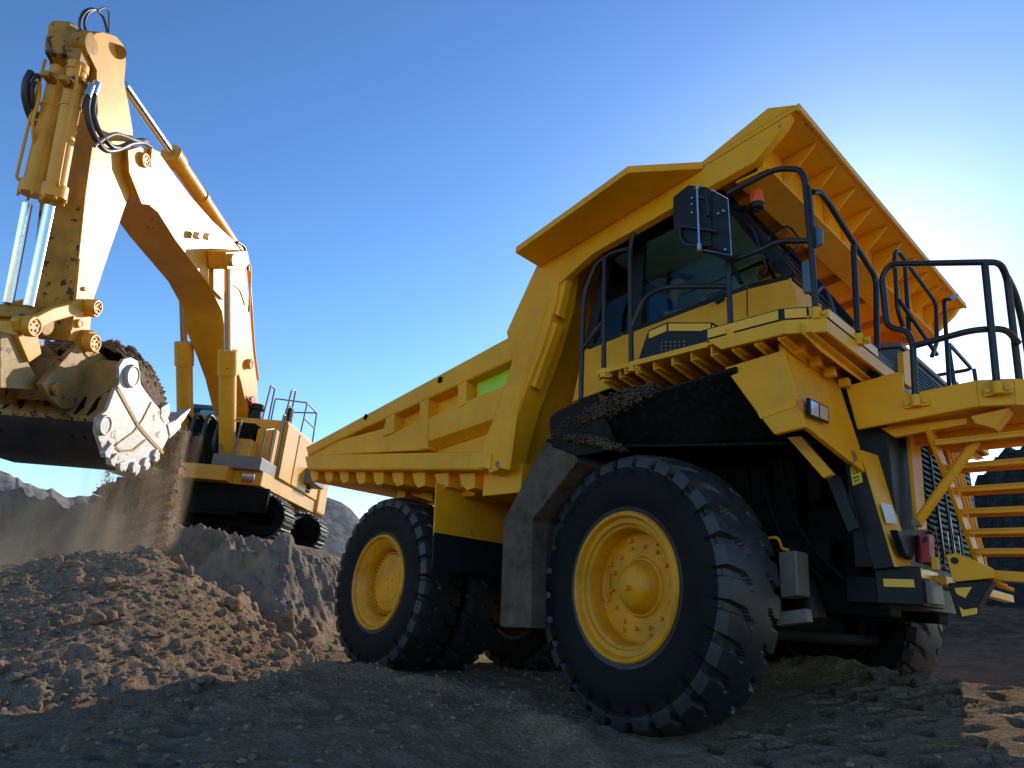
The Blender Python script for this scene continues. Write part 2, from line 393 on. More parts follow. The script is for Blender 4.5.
def place_wheel(src, hub, loc, rz, first, spin):
    if first: wv, hb = src, hub
    else:
        wv = src.copy(); COL.objects.link(wv); hb = None
        if hub is not None: hb = hub.copy(); COL.objects.link(hb); hb.parent = wv
    wv.parent = truck; wv.location = Vector(loc)-ORIGIN; wv.rotation_euler = (0, spin, 0) if rz == 0 else (0, 0, rz)
    t = bpy.data.objects.new('tire', TIRE); COL.objects.link(t); t.parent = wv; t.rotation_euler = (0, spin*3.1, 0)
place_wheel(RIMF, HUBF, (0, -1.891, 1.085), -0.138, True, 0)
place_wheel(RIMF, HUBF, (0, 1.891, 1.085), math.pi-0.138, False, 0.05)
place_wheel(RIMR, HUBR, (-4.253, -1.592, 1.03), 0, True, 0.12)
place_wheel(RIMR, HUBR, (-4.253, -.87, 1.03), 0, False, 0.05)
place_wheel(RIMR, HUBR, (-4.253, .87, 1.03), math.pi, False, 0.02)
place_wheel(RIMR, HUBR, (-4.253, 1.592, 1.03), math.pi, False, 0.07)

# ---- frame and dark running gear
m = MB()
for s in (-1, 1): m.box((-5.6, s*.62-.14, 1.0), (1.5, s*.62+.14, 1.55))
for x in (-5.3, -3.4, -2.0, -.6, .9): m.box((x-.12, -.5, 1.1), (x+.12, .5, 1.45))
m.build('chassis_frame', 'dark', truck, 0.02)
m = MB(); m.cyl((-4.253,-1.3,1.03), (-4.253,1.3,1.03), .30, seg=24); m.lathe([(0,-.62),(.32,-.6),(.5,-.3),(.56,0),(.5,.3),(.32,.6),(0,.62)], (-4.253,0,1.05), (0,1,0), 28)
m.slab([(-4.0,-.3,.85),(-2.4,-.16,1.2),(-2.4,.16,1.2),(-4.0,.3,.85)], (0,0,.35))
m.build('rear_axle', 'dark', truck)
m = MB(); m.cyl((0,-1.75,1.075), (0,1.75,1.075), .2, seg=20); m.box((-.3,-1.25,.85), (.35,1.25,1.3))
m.cyl((.62,-1.35,.80), (.62,1.35,.80), .055, seg=12)
m.cyl((0,1.30,1.085), (0,1.80,1.085), .53, seg=28); m.cyl((0,-1.30,1.085), (0,-1.62,1.085), .50, seg=28); m.build('front_axle', 'dark', truck, .02)
for s in (-1, 1):
    m = MB(); m.cyl((.05,s*1.12,1.1), (-.05,s*1.0,2.7), .17, seg=20); m.cyl((.05,s*1.12,1.0), (.02,s*1.1,1.6), .21, seg=20); m.cyl((.03,s*1.1,1.62), (.03,s*1.1,1.68), .235, seg=20)
    m.build('suspension_cylinder', 'dark', truck)
    m = MB(); m.cyl((-4.6,s*.45,1.25), (-4.5,s*.5,2.5), .14, seg=16); m.cyl((-4.6,s*.45,1.25), (-4.55,s*.47,1.8), .18, seg=16)
    m.build('rear_suspension_cylinder', 'dark', truck)
    m = MB(); m.cyl((-2.0,s*.78,1.1), (-2.9,s*.8,2.2), .15, seg=16); m.build('hoist_cylinder', 'dark', truck)
m = MB(); m.box((-.7,-.72,1.2), (1.45,.72,2.78)); m.box((-.4,-.95,1.6), (.9,.95,2.4)); m.cyl((.3,-.95,1.5), (1.2,-.95,1.45), .16, seg=16)
for k in range(7): m.box((-.3+k*.22,-1.0,1.9), (-.18+k*.22,-.9,2.25))
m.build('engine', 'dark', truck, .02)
m = MB(); m.box((-1.6,-1.62,1.15), (-.75,-1.0,2.55)); m.box((-1.25,-1.7,2.2), (-.85,-1.1,2.88))
m.build('hydraulic_tank', 'navy', truck, .03)
m = MB(); m.box((-3.1,.95,.52), (-.75,1.75,2.1)); m.build('fuel_tank_sun_block', 'dark', truck, .05)  # far-side tank enlarged to block low sun passing under the truck
# hoses looping in the shade behind the front wheel
for k in range(3):
    a = .45+.17*k
    m = MB(); m.tube([(a,-.98,2.35),(a+.1,-1.15,1.9),(a+.28,-1.2,1.45+.04*k),(a+.5,-1.05,1.25)], .018, .2); m.build('hose', 'dark', truck)
# grey box with a bent yellow pipe beside the front wheel
m = MB(); m.slab([(0.948,-1.450,1.422), (1.095,-1.450,1.437), (1.089,-1.450,1.099), (0.945,-1.450,1.071)], (0,.22,0)); gb = m.build('grease_box', 'grey', truck, .012)
m = MB(); m.tube([(0.895,-1.500,1.527), (0.979,-1.500,1.533), (0.968,-1.420,1.449), (1.016,-1.400,1.443)], .012, .04); m.build('pipe', 'yellow', gb)
m = MB(); m.slab([(0.931,-1.500,0.963), (1.145,-1.450,1.007), (1.153,-1.450,0.907), (0.925,-1.500,0.861)], (0,.1,0)); m.build('steering_link', 'grey', truck, .01)
m = MB(); m.lathe([(0,0),(.10,.02),(.105,.3),(.085,.36),(0,.38)], (0.990,-0.950,0.918), (-.25,0,1), 24); m.build('filter_canister', 'black', truck)

# ---- dump body
bodyT = []
RAIL = [(-6.204,-2.300,2.967), (-1.478,-2.300,3.672), (-1.490,-2.300,3.358), (-5.350,-2.300,2.917), (-6.040,-2.300,2.805)]
OUT = [(-6.184,-2.300,2.917), (-1.474,-2.300,3.635), (-1.226,-2.300,4.459), (-0.910,-2.300,4.273), (-1.533,-2.300,2.138), (-6.034,-2.300,2.617)]
m = MB()
m.slab(ys(OUT, -2.13), (0,.16,0)); m.slab(ys(OUT, 2.13), (0,-.16,0))
# floor, in the slope of the bottom rail
fl = [(-6.034,-2.300,2.617), (-1.735,-2.300,2.136)]
a, b = Vector(fl[0]), Vector(fl[1]); a.y = b.y = -2.0
m.slab([a, b, (b.x, 2.0, b.z), (a.x, 2.0, a.z)], (0,0,-.12))
# front wall leaning forward
m.slab([(-1.62,-2.0,2.12),(-.98,-2.0,4.44),(-.98,2.0,4.44),(-1.62,2.0,2.12)], (-.1,0,.02))
body = m.build('dump_body', 'yellow', truck, .012)
m = MB(); m.box((-2.0,-2.12,1.95), (-1.40,2.12,2.26)); m.box((-2.7,-1.9,2.02), (-2.4,1.9,2.2)); m.build('sun_gap_beam', 'yellow', body, .01)  # beam added to stop sun leaking through the gap under the body
# top rail, near and far
m = MB(); m.slab(RAIL, (0,.26,0)); m.build('top_rail', 'yellow', body, .03)
m = MB(); m.slab(ys(RAIL, 2.3), (0,-.26,0)); m.build('top_rail', 'yellow', body, .03)
for px_ in ((441,380),(366,417)):
    pass
m = MB()
for c in ((-2.771,-2.300,3.388), (-4.442,-2.300,3.181)):
    c = Vector(c); m.lathe([(0,.001),(.028,.001),(.028,.012),(.042,.012),(.042,-.01)], c+Vector((0,0,0)), (0,-1,0), 16)
m.build('lifting_eye', 'dark', body)
# bottom rail with its capped front end
BR = [(-6.181,-2.300,2.821), (-5.451,-2.300,2.770), (-1.869,-2.300,2.397), (-1.714,-2.300,2.336), (-1.731,-2.300,2.220), (-1.839,-2.300,2.188), (-5.987,-2.300,2.581)]
m = MB(); m.slab(BR, (0,.3,0)); m.build('bottom_rail', 'yellow', body, .03)
m = MB(); m.slab(ys(BR, 2.3), (0,-.3,0)); m.build('bottom_rail', 'yellow', body, .03)
m = MB(); m.slab([(-1.853,-2.320,2.217), (-1.677,-2.320,2.349), (-1.671,-2.320,2.178)], (0,.06,0)); m.build('rail_cap', 'yellow_clean', body, .006)
# gusset panel, posts and slanting middle beam: all stand proud of the recessed side
for nm, pl, y, dy in (
    ('gusset_panel', [(-6.160,-2.270,2.872), (-5.418,-2.270,2.955), (-4.046,-2.270,2.959), (-3.665,-2.270,2.871), (-3.148,-2.270,2.947), (-3.005,-2.270,2.963), (-2.919,-2.270,2.538), (-5.507,-2.270,2.767), (-6.092,-2.270,2.786)], -2.27, .18),
    ('side_post', [(-3.933,-2.290,3.117), (-3.747,-2.290,3.143), (-3.679,-2.290,2.862), (-3.957,-2.290,2.832)], -2.29, .24),
    ('side_post', [(-3.189,-2.290,3.222), (-3.013,-2.290,3.243), (-2.893,-2.290,2.543), (-3.061,-2.290,2.563)], -2.29, .24),
    ('side_post', [(-2.436,-2.290,3.298), (-2.283,-2.290,3.329), (-2.229,-2.290,2.990), (-2.381,-2.290,2.968)], -2.29, .24)):
    m = MB(); m.slab(pl, (0,dy,0)); m.build(nm, 'yellow', body, .012)
    m = MB(); m.slab(ys(pl, -y), (0,-dy,0)); m.build(nm, 'yellow', body, .012)
MBM = [(-2.966,-2.280,2.941), (-2.038,-2.280,3.055), (-1.592,-2.280,3.087), (-1.680,-2.280,2.887), (-1.742,-2.280,2.740), (-2.907,-2.280,2.645)]
MBI = ys([(-2.966,-2.280,2.941), (-2.038,-2.280,3.055), (-1.592,-2.280,3.087), (-1.680,-2.280,2.887), (-1.748,-2.280,2.662), (-2.889,-2.280,2.557)], -2.135)
m = MB(); m.loft(MBM, MBI); m.build('middle_beam', 'yellow', body, .012)
m = MB(); m.slab([(-2.222,-2.170,3.303), (-1.586,-2.170,3.409), (-1.665,-2.170,3.109), (-2.189,-2.170,3.076)], (0,.012,0)); 
m.build('reflector_panel', 'green', body)
# front corner post
POST = [(-1.631,-2.300,3.724), (-1.184,-2.300,4.472), (-0.831,-2.300,4.376), (-0.880,-2.300,3.888), (-1.028,-2.300,3.419), (-1.284,-2.300,2.868), (-1.507,-2.300,2.177), (-1.703,-2.300,2.133), (-1.884,-2.300,2.388), (-1.720,-2.300,2.742), (-1.577,-2.300,3.078), (-1.493,-2.300,3.382)]
m = MB(); m.slab(ys(POST, -2.302), (0,.30,0)); m.build('corner_post', 'yellow', body, .02)
m = MB(); m.slab(ys(POST, 2.302), (0,-.30,0)); m.build('corner_post', 'yellow', body, .02)
RIB = [(-1.128,-2.340,3.983), (-1.006,-2.340,3.945), (-1.179,-2.340,3.420), (-1.363,-2.340,2.741), (-1.413,-2.340,2.140), (-1.557,-2.340,2.195), (-1.490,-2.340,2.784), (-1.331,-2.340,3.423)]
m = MB(); m.loft(RIB, [(p[0]+(.04 if i in (1,2,3,4) else -.04), -2.30, p[2]) for i, p in enumerate(RIB)]); m.build('post_rib', 'yellow', body, .01)
# box stiffener on the front face of the post, in three lengths
for pl in ([(-0.915,-2.270,4.360), (-0.728,-2.270,4.340), (-0.653,-2.270,4.266), (-0.676,-2.270,4.192), (-0.907,-2.270,4.249)],
           [(-0.932,-2.270,4.198), (-0.771,-2.270,4.143), (-0.867,-2.270,3.713), (-1.049,-2.270,3.834)],
           [(-1.007,-2.260,3.733), (-0.884,-2.260,3.631), (-1.159,-2.260,2.986), (-1.320,-2.260,3.106)]):
    m = MB(); m.slab(pl, (0,.11,0)); m.build('post_stiffener', 'yellow', body, .012)
m = MB()
for c in ((-1.538,-2.345,2.213),): m.cyl(c, Vector(c)+Vector((0,.02,0)), .03, seg=8)
m.build('bolt', 'grey', body)
# stub ends of the floor beams under the bottom rail
for k in range(9):
    t = (k+.35)/9
    a0 = Vector((-6.170,-2.180,2.606)); b0 = Vector((-1.925,-2.180,2.154)); c = a0.lerp(b0, t); w_ = .155
    prof = [(c.x-w_, -2.17, c.z+.03), (c.x+w_*.8, -2.17, c.z+.03), (c.x+w_*.95, -2.17, c.z-.15), (c.x+.1*w_, -2.17, c.z-.17), (c.x-.5*w_, -2.17, c.z-.10)]
    m = MB(); m.slab(prof, (0,4.34,0)); m.build('floor_beam', 'yellow', body, .01)
# mounting blocks under the body behind the rear flap
m = MB(); m.slab([(-4.522,-1.600,2.348), (-4.318,-1.600,2.332), (-4.282,-1.600,2.176), (-4.481,-1.600,2.174)], (0,.5,0)); m.slab([(-4.413,-1.500,2.329), (-3.803,-1.500,2.256), (-3.771,-1.500,2.092), (-4.368,-1.500,2.240)], (0,.3,0)); m.build('body_pad', 'yellow', body, .01)

# ---- canopy over the cab
def cz(x): return 4.44+.14*(x+1.16)
m = MB(); m.slab([(-1.2,-2.3,cz(-1.2)),(1.7,-2.3,cz(1.7)),(1.7,2.3,cz(1.7)),(-1.2,2.3,cz(-1.2))], (0,0,-.045))
canopy = m.build('canopy', 'yellow', truck, .006)
for s in (-1, 1):
    yy = s*2.296
    m = MB(); m.slab([(-1.1,yy,cz(-1.1)-.046),(1.34,yy,cz(1.34)-.046),(1.66,yy,cz(1.66)-.046),(1.60,yy,cz(1.6)-.12),(1.34,yy,cz(1.34)-.30),(-.4,yy,cz(-.4)-.28),(-.9,yy,cz(-.9)-.42)], (0,-s*.09,0)); m.build('side_beam', 'yellow', canopy, .01)
m = MB(); m.slab([(1.30,-2.2,cz(1.3)-.046),(1.36,-2.2,cz(1.36)-.046),(1.36,-2.2,cz(1.36)-.33),(1.30,-2.2,cz(1.3)-.33)], (0,4.4,0)); m.slab([(1.10,-2.2,cz(1.1)-.30),(1.40,-2.2,cz(1.4)-.335),(1.40,-2.2,cz(1.4)-.36),(1.10,-2.2,cz(1.1)-.325)], (0,4.4,0)); m.build('front_beam', 'yellow', canopy, .008)
m = MB(); m.slab([(1.702,-2.3,cz(1.7)+.006),(1.73,-2.3,cz(1.7)+.006),(1.73,-2.3,cz(1.7)-.06),(1.702,-2.3,cz(1.7)-.06)], (0,4.6,0)); m.build('front_lip', 'deck_yellow', canopy, .006)
for k in range(11):
    y = -1.84+.415*k
    if y > 2.25: break
    m = MB(); m.slab([(1.362,y,cz(1.36)-.048),(1.66,y,cz(1.66)-.048),(1.64,y,cz(1.64)-.08),(1.362,y,cz(1.36)-.32)], (0,.014,0)); m.build('gusset', 'yellow', canopy, .004)
for k in range(6):
    y = -1.75+.7*k
    m = MB(); m.slab([(-.95,y,cz(-.95)-.046),(1.10,y,cz(1.1)-.046),(1.10,y,cz(1.1)-.14),(-.95,y,cz(-.95)-.14)], (0,.10,0)); m.build('underside_rib', 'yellow', canopy, .012)
for k in range(5):
    y = -1.5+.75*k
    m = MB(); m.slab([(-1.5,y,2.45),(-.98,y,4.3),(-.80,y,4.3),(-1.38,y,2.45)], (0,.12,0)); m.build('front_wall_rib', 'yellow', canopy, .01)
WING = [(-1.16,-2.303,4.44),(-1.15,-2.68,4.445),(.38,-2.76,4.655),(.86,-2.303,4.722)]
m = MB(); m.slab(WING, (0,0,-.075)); m.build('canopy_wing', 'yellow', canopy, .006)
m = MB(); m.slab([(p[0],-p[1],p[2]) for p in WING], (0,0,-.075)); m.build('canopy_wing', 'yellow', canopy, .006)

m = MB(); m.slab([(.80,-2.298,cz(.8)+.002),(1.47,-2.298,4.95),(1.70,-2.298,4.845),(1.69,-2.298,cz(1.69)+.004)], (0,4.596,0)); m.build('canopy_nose', 'yellow', canopy, .006)
# ---- near deck with ribs, toe boards and reflective tape
for s in (1, -1):
    pts = [(-.30,-2.3*s,2.97),(1.49,-2.3*s,2.97),(1.74,-2.16*s,2.97),(1.74,-.62*s,2.97),(-.30,-.62*s,2.97)]
    m = MB(); m.slab(pts, (0,0,-.02)); deck = m.build('deck', 'deck_yellow', truck, .003)
    m = MB()
    m.slab([(.86,-2.304*s,2.995),(1.49,-2.304*s,2.995),(1.49,-2.304*s,2.885),(.98,-2.304*s,2.885)], (0,.03*s,0))
    m.slab([(1.492,-2.304*s,2.995),(1.744,-2.164*s,2.995),(1.744,-2.164*s,2.885),(1.492,-2.304*s,2.885)], (-.02,.025*s,0))
    m.slab([(1.745,-2.163*s,2.995),(1.745,-.62*s,2.995),(1.745,-.62*s,2.885),(1.745,-2.163*s,2.885)], (-.03,0,0))
    m.slab([(-.30,-2.302*s,2.985),(.86,-2.302*s,2.985),(.86,-2.302*s,2.935),(-.30,-2.302*s,2.935)], (0,.02*s,0))
    m.build('deck_edge', 'deck_yellow', deck, .006)
    for k in range(11):
        x = -.24+.185*k
        m = MB(); m.slab([(x,-2.27*s,2.949),(x,-.7*s,2.949),(x,-.7*s,2.80),(x,-2.0*s,2.82),(x,-2.27*s,2.86)], (.012,0,0)); m.slab([(x+.013,-2.26*s,2.872),(x+.013,-.7*s,2.82),(x+.06,-.7*s,2.82),(x+.06,-2.26*s,2.872)], (0,0,.01)); m.build('deck_rib', 'deck_yellow', deck, .003)
    tb = MB()
    for q in ([(.80,-2.28*s),(1.47,-2.28*s)], [(1.475,-2.28*s),(1.72,-2.145*s)], [(1.722,-2.14*s),(1.722,-.7*s)]):
        (x0,y0),(x1,y1) = q; d = Vector((x1-x0,y1-y0,0)); nrm = Vector((-d.y, d.x, 0)).normalized()*.012
        tb.slab([(x0,y0,2.972),(x1,y1,2.972),(x1,y1,3.105),(x0,y0,3.105)], nrm)
    toe = tb.build('toe_board', 'black', deck, .004)
    tp = MB()
    def strip(x0,y0,x1,y1,z0,z1,o):
        d = Vector((x1-x0,y1-y0,0)).normalized(); nn = Vector((d.y*s,-d.x*s,0))*o
        tp.slab([Vector((x0,y0,z0))+nn,Vector((x1,y1,z0))+nn,Vector((x1,y1,z1))+nn,Vector((x0,y0,z1))+nn], nn*.5)
    strip(.86,-2.28*s,1.45,-2.28*s,3.015,3.09,.008)
    strip(1.49,-2.272*s,1.62,-2.20*s,3.015,3.09,.008); strip(1.635,-2.192*s,1.71,-2.15*s,3.015,3.09,.008)
    strip(1.722,-2.10*s,1.722,-1.62*s,3.015,3.09,.014); strip(1.722,-1.50*s,1.722,-1.15*s,3.015,3.09,.014)
    tp.build('reflective_tape', 'tape', toe)
# dark step box below the cab door
m = MB(); m.slab([(0.107,-2.220,2.991), (0.223,-2.220,3.282), (0.423,-2.220,3.305), (0.860,-2.220,3.184), (0.904,-2.220,3.136), (0.902,-2.220,3.031), (0.745,-2.220,2.999)], (0,.26,0)); step = m.build('door_step', 'black', truck, .008)
m = MB()
for pl in ([(0.236,-2.226,3.262), (0.422,-2.226,3.284), (0.422,-2.226,3.218), (0.237,-2.226,3.194)], [(0.443,-2.226,3.283), (0.850,-2.226,3.171), (0.848,-2.226,3.106), (0.443,-2.226,3.214)], [(0.866,-2.226,3.155), (0.902,-2.226,3.121), (0.901,-2.226,3.064), (0.864,-2.226,3.096)]): m.slab(pl, (0,.004,0))
m.build('reflective_tape', 'tape', step)
m = MB()
for i in range(6):
    for j in range(4):
        c = Vector((0.375,-2.224,3.098))+Vector((.045*i-.0, 0, -.035*j+.02-.03*i*.3)); m.cyl(c, c+Vector((0,-.006,0)), .009, seg=8)
m.build('step_stud', 'grey', step)

# ---- headlight pylon below the deck corner
m = MB()
SIDE = [(0.916,-2.150,2.793), (1.409,-2.150,2.831), (1.487,-2.150,2.462), (1.535,-2.150,2.207), (1.301,-2.150,2.183), (1.182,-2.150,2.363)]
FR = [(1.405,-2.13,2.90),(1.455,-2.13,2.50),(1.535,-2.13,2.22),(1.60,-1.75,2.10),(1.63,-1.34,2.02),(1.60,-1.34,2.25),(1.50,-1.34,2.74),(1.42,-1.40,2.88)]
m.slab(SIDE, (0,.05,0))
m.slab(FR, (-.05,0,0))
pyl = m.build('light_pylon', 'yellow', truck, .012)
m = MB(); m.slab([(1.185,-2.152,2.366), (1.476,-2.152,2.422), (1.489,-2.152,2.370), (1.205,-2.152,2.316)], (0,-.004,0)); m.build('pylon_crease', 'yellow_clean', pyl, .001)
def fr_quad(px4, off, dy=0):
    return px4
HL = [(1.506,-2.040,2.459), (1.528,-1.747,2.459), (1.560,-1.839,2.301), (1.540,-2.133,2.291)]
def lerp4(q, u, v):
    a, b, c, d = [Vector(p) for p in q]; return (a.lerp(b, u)).lerp(d.lerp(c, u), v)
hl = MB(); hl.slab([lerp4(HL, u, v)+Vector((.0,0,0)) for u, v in ((0,0),(1,0),(1,1),(0,1))], (.02,0,0)); hlo = hl.build('headlight', 'black', pyl, .004)
for u0, u1 in ((.07,.46),(.52,.92)):
    m = MB(); m.slab([lerp4(HL, u, v)+Vector((.021,0,0)) for u, v in ((u0,.1),(u1,.1),(u1,.9),(u0,.9))], (.004,0,0)); m.build('lamp_lens', 'lens', hlo, .002)
m = MB(); m.slab([(1.491,-2.155,2.422), (1.530,-2.155,2.396), (1.537,-2.155,2.324), (1.506,-2.155,2.340)], (0,-.015,0)); m.build('turn_signal', 'orange', pyl, .004)
m = MB()
for k in range(4):
    c = Vector((1.45+.02*k, -2.0+.22*k, 2.86-.03*k)); m.box(c-Vector((.02,.03,.03)), c+Vector((.06,.03,.04)))
m.build('hinge_block', 'deck_yellow', pyl, .005)
m = MB(); m.slab([(1.214,-1.750,2.268), (1.325,-1.750,2.262), (1.541,-1.750,1.945), (1.467,-1.750,1.921)], (0,.05,0)); m.build('pylon_brace', 'yellow', pyl, .006)
m = MB(); m.slab([(1.388,-1.500,1.975), (1.479,-1.500,1.990), (1.597,-1.500,1.593), (1.516,-1.500,1.551)], (0,.05,0)); m.build('brace_plate', 'black', pyl, .006)
# leaning front upright: dark side, yellow front strip
m = MB(); m.slab([(1.456,-1.360,2.203), (1.612,-1.360,2.185), (1.778,-1.360,1.324), (1.616,-1.360,1.301)], (0,.26,0)); upr = m.build('front_upright', 'black', truck, .01)
m = MB(); m.loft([(1.622,-1.365,2.199), (1.780,-1.365,1.323), (1.800,-1.105,1.363), (1.655,-1.086,2.207)], [Vector(p)-Vector((.02,0,0)) for p in ((1.622,-1.365,2.199), (1.780,-1.365,1.323), (1.800,-1.105,1.363), (1.655,-1.086,2.207))]); m.build('upright_strip', 'deck_yellow', upr, .003)
m = MB(); m.slab([(1.735,-1.426,1.773), (1.735,-1.230,1.789), (1.760,-1.224,1.647), (1.760,-1.423,1.627)], (.012,0,0)); m.build('white_sticker', 'white', upr)
WS = [(1.523,-1.366,2.071), (1.594,-1.366,2.083), (1.607,-1.366,1.950), (1.532,-1.366,1.925)]
m = MB(); m.slab(WS, (0,-.004,0)); ws = m.build('warning_sticker', 'warn', upr)
m = MB()
m.slab([lerp4(WS, u, v)+Vector((0,-.006,0)) for u, v in ((.5,.1),(.78,.42),(.22,.42))], (0,-.002,0))
for k in range(4): m.slab([lerp4(WS, u, v)+Vector((0,-.006,0)) for u, v in ((.2+.16*k,.58),(.3+.16*k,.58),(.3+.16*k,.66+.04*(k%2)),(.2+.16*k,.66))], (0,-.002,0))
for k in range(3): m.slab([lerp4(WS, u, v)+Vector((0,-.006,0)) for u, v in ((.25+.18*k,.76),(.36+.18*k,.76),(.36+.18*k,.84),(.25+.18*k,.84))], (0,-.002,0))
m.build('warning_symbol', 'black', ws)
m = MB(); m.slab([lerp4(WS, u, v)+Vector((0,-.009,0)) for u, v in ((.5,.19),(.66,.385),(.34,.385))], (0,-.001,0)); m.slab([lerp4(WS, u, v)+Vector((0,-.0105,0)) for u, v in ((.485,.25),(.515,.25),(.515,.36),(.485,.36))], (0,-.0005,0)); m.build('warning_triangle', 'warn', ws)
m = MB(); m.slab([(1.800,-1.511,1.564), (1.800,-1.029,1.583), (1.800,-1.246,1.384), (1.800,-1.363,1.400)], (.05,0,0)); m.build('corner_plate', 'black', upr, .006)

# ---- radiator, grille and hood between the decks
m = MB(); m.box((1.40,-1.12,1.34), (1.735,1.25,2.9)); m.build('radiator_housing', 'black', truck, .01)
m = MB()
for k in range(26):
    z = 1.42+.052*k; m.box((1.74,-.42,z), (1.765,1.1,z+.018))
for k in range(4): m.box((1.766,-.2+.3*k,1.42), (1.775,-.17+.3*k,2.72))
m.build('grille', 'black', truck)
m = MB()
for k in range(5): m.cyl((1.778,-.34+.16*k,1.5), (1.778,-.34+.16*k,1.5+.25+.2*(k%2)), .006, seg=6)
m.build('grille_rod', 'steel', truck)
m = MB(); m.slab([(1.780,-0.818,2.485), (1.780,-0.540,2.552), (1.780,-0.677,1.675), (1.780,-0.897,1.646)], (.03,0,0)); m.build('grille_post', 'yellow', truck, .005)
m = MB(); m.tube([(2.291,-1.000,2.268), (1.840,-1.013,1.681)], .035, seg=14); m.build('diagonal_strut', 'yellow', truck)
for q in ((1.840,-1.013,1.681), (2.299,-1.000,2.282)):
    m = MB(); m.cyl(Vector(q)+Vector((0,-.045,0)), Vector(q)+Vector((0,.045,0)), .028, seg=12); m.build('strut_pin', 'grey', truck)
m = MB(); m.slab([(1.0,-.55,2.9),(1.735,-.55,2.9),(1.735,-.55,3.30),(1.0,-.55,3.42)], (0,1.65,0)); hood = m.build('hood', 'bluegrey', truck, .02)
m = MB(); m.slab([(.98,-.57,3.425),(1.76,-.57,3.302),(1.76,1.12,3.302),(.98,1.12,3.425)], (0,0,.045)); m.build('hood_cover', 'grey', hood, .008)
m = MB()
for k in range(8):
    z = 2.98+.036*k; m.box((1.737,-.2,z), (1.75,.75,z+.018))
m.build('louver', 'black', hood)
m = MB(); m.slab([(1.770,-0.587,3.239), (1.770,-0.314,3.358), (1.770,-0.406,2.944), (1.770,-0.638,2.933)], (-.05,0,0)); m.build('stair_post', 'deck_yellow', truck, .004)
m = MB(); m.slab([(1.600,-0.712,2.982), (1.600,-0.007,3.470), (1.600,-0.062,3.135), (1.600,-0.238,2.917)], (-.03,0,0)); m.build('shade_panel', 'black', truck)

# ---- bumper
m = MB(); m.box((1.60,-1.30,1.07), (1.90,-.82,1.335)); m.box((1.2,-.815,1.09), (1.58,.9,1.3)); bump = m.build('bumper', 'black', truck, .012)
m = MB(); m.box((1.66,-1.306,1.19), (1.86,-1.301,1.245)); m.box((1.902,-1.28,1.26), (1.907,-.9,1.325)); m.build('reflective_tape', 'tape', bump)
m = MB(); m.box((1.901,-1.22,1.09), (1.94,-.95,1.25)); m.build('bumper_plate', 'grey', bump, .005)
TB = [(2.029,-1.120,1.435), (2.092,-1.120,1.446), (2.235,-1.120,1.378), (2.298,-1.120,1.332), (2.294,-1.120,1.280), (2.052,-1.120,1.247)]
m = MB(); m.slab(TB, (0,.16,0)); tb_ = m.build('tow_bracket', 'yellow_clean', truck, .006)
m = MB(); c = Vector((2.080,-1.123,1.394)); m.cyl(c, c+Vector((0,-.003,0)), .024, seg=20); m.build('pin_hole', 'black', tb_)
m = MB(); m.slab([(2.012,-1.110,1.240), (2.287,-1.110,1.267), (2.237,-1.110,1.187), (2.150,-1.110,1.046), (2.046,-1.110,1.020)], (0,.14,0)); blk = m.build('tow_block', 'black', truck, .01)
m = MB(); m.slab([(2.055,-1.115,1.207), (2.161,-1.115,1.217), (2.113,-1.115,1.142), (2.065,-1.115,1.167)], (0,-.004,0)); m.slab([(2.073,-1.115,1.081), (2.100,-1.115,1.063), (2.172,-1.115,1.080), (2.167,-1.115,1.040), (2.083,-1.115,1.019)], (0,-.02,0)); m.build('hazard_mark', 'tape', blk)
m = MB(); m.slab([(2.284,-1.050,1.339), (2.95,-1.05,1.30), (2.95,-1.05,1.235), (2.275,-1.050,1.272)], (0,.12,0)); m.box((1.9,-1.0,1.235),(1.98,1.0,1.30)); m.build('step_frame', 'yellow', truck, .005)
m = MB(); m.slab([(1.886,-1.150,1.573), (1.949,-1.150,1.582), (1.932,-1.150,1.380), (1.867,-1.150,1.369)], (0,.12,0)); m.slab([(1.813,-1.050,1.580), (1.881,-1.140,1.582), (1.864,-1.140,1.374), (1.806,-1.050,1.390)], (0,.1,0)); rb = m.build('red_valve_box', 'red', truck, .006)
m = MB(); m.slab([(1.906,-1.154,1.561), (1.935,-1.154,1.564), (1.931,-1.154,1.525), (1.900,-1.154,1.515)], (0,-.003,0)); m.build('valve_window', 'black', rb)
m = MB(); m.box((1.93,-1.12,1.33), (1.97,-1.06,1.42)); m.build('box_bracket', 'yellow', rb, .004)

# ---- landing in front of the deck, with its stair
m = MB()
m.slab([(1.58,-1.29,2.47),(2.38,-1.29,2.47),(2.60,-1.24,2.47),(2.86,-1.0,2.47),(2.86,-.25,2.47),(1.78,-.25,2.47)], (0,0,-.025))
land = m.build('landing', 'deck_yellow', truck, .004)
m = MB(); m.slab([(1.518,-1.302,2.763), (1.918,-1.302,2.805), (1.943,-1.302,2.778), (1.940,-1.302,2.648), (1.968,-1.302,2.614), (2.410,-1.302,2.635), (2.402,-1.302,2.440), (1.578,-1.302,2.385)], (0,.035,0)); m.build('side_plate', 'yellow_clean', land, .01)
a, b = Vector((2.410,-1.302,2.635)), Vector((2.402,-1.302,2.440))
m = MB(); m.slab([a, (2.62,-1.255,2.62), (2.60,-1.255,2.43), b], (0,.035,0)); m.slab([(2.621,-1.254,2.62),(2.87,-1.0,2.62),(2.87,-1.0,2.43),(2.601,-1.254,2.43)], (0,.035,0)); m.slab([(2.871,-.999,2.62),(2.871,-.25,2.62),(2.871,-.25,2.43),(2.871,-.999,2.43)], (-.03,0,0)); m.build('front_plate', 'deck_yellow', land, .006)
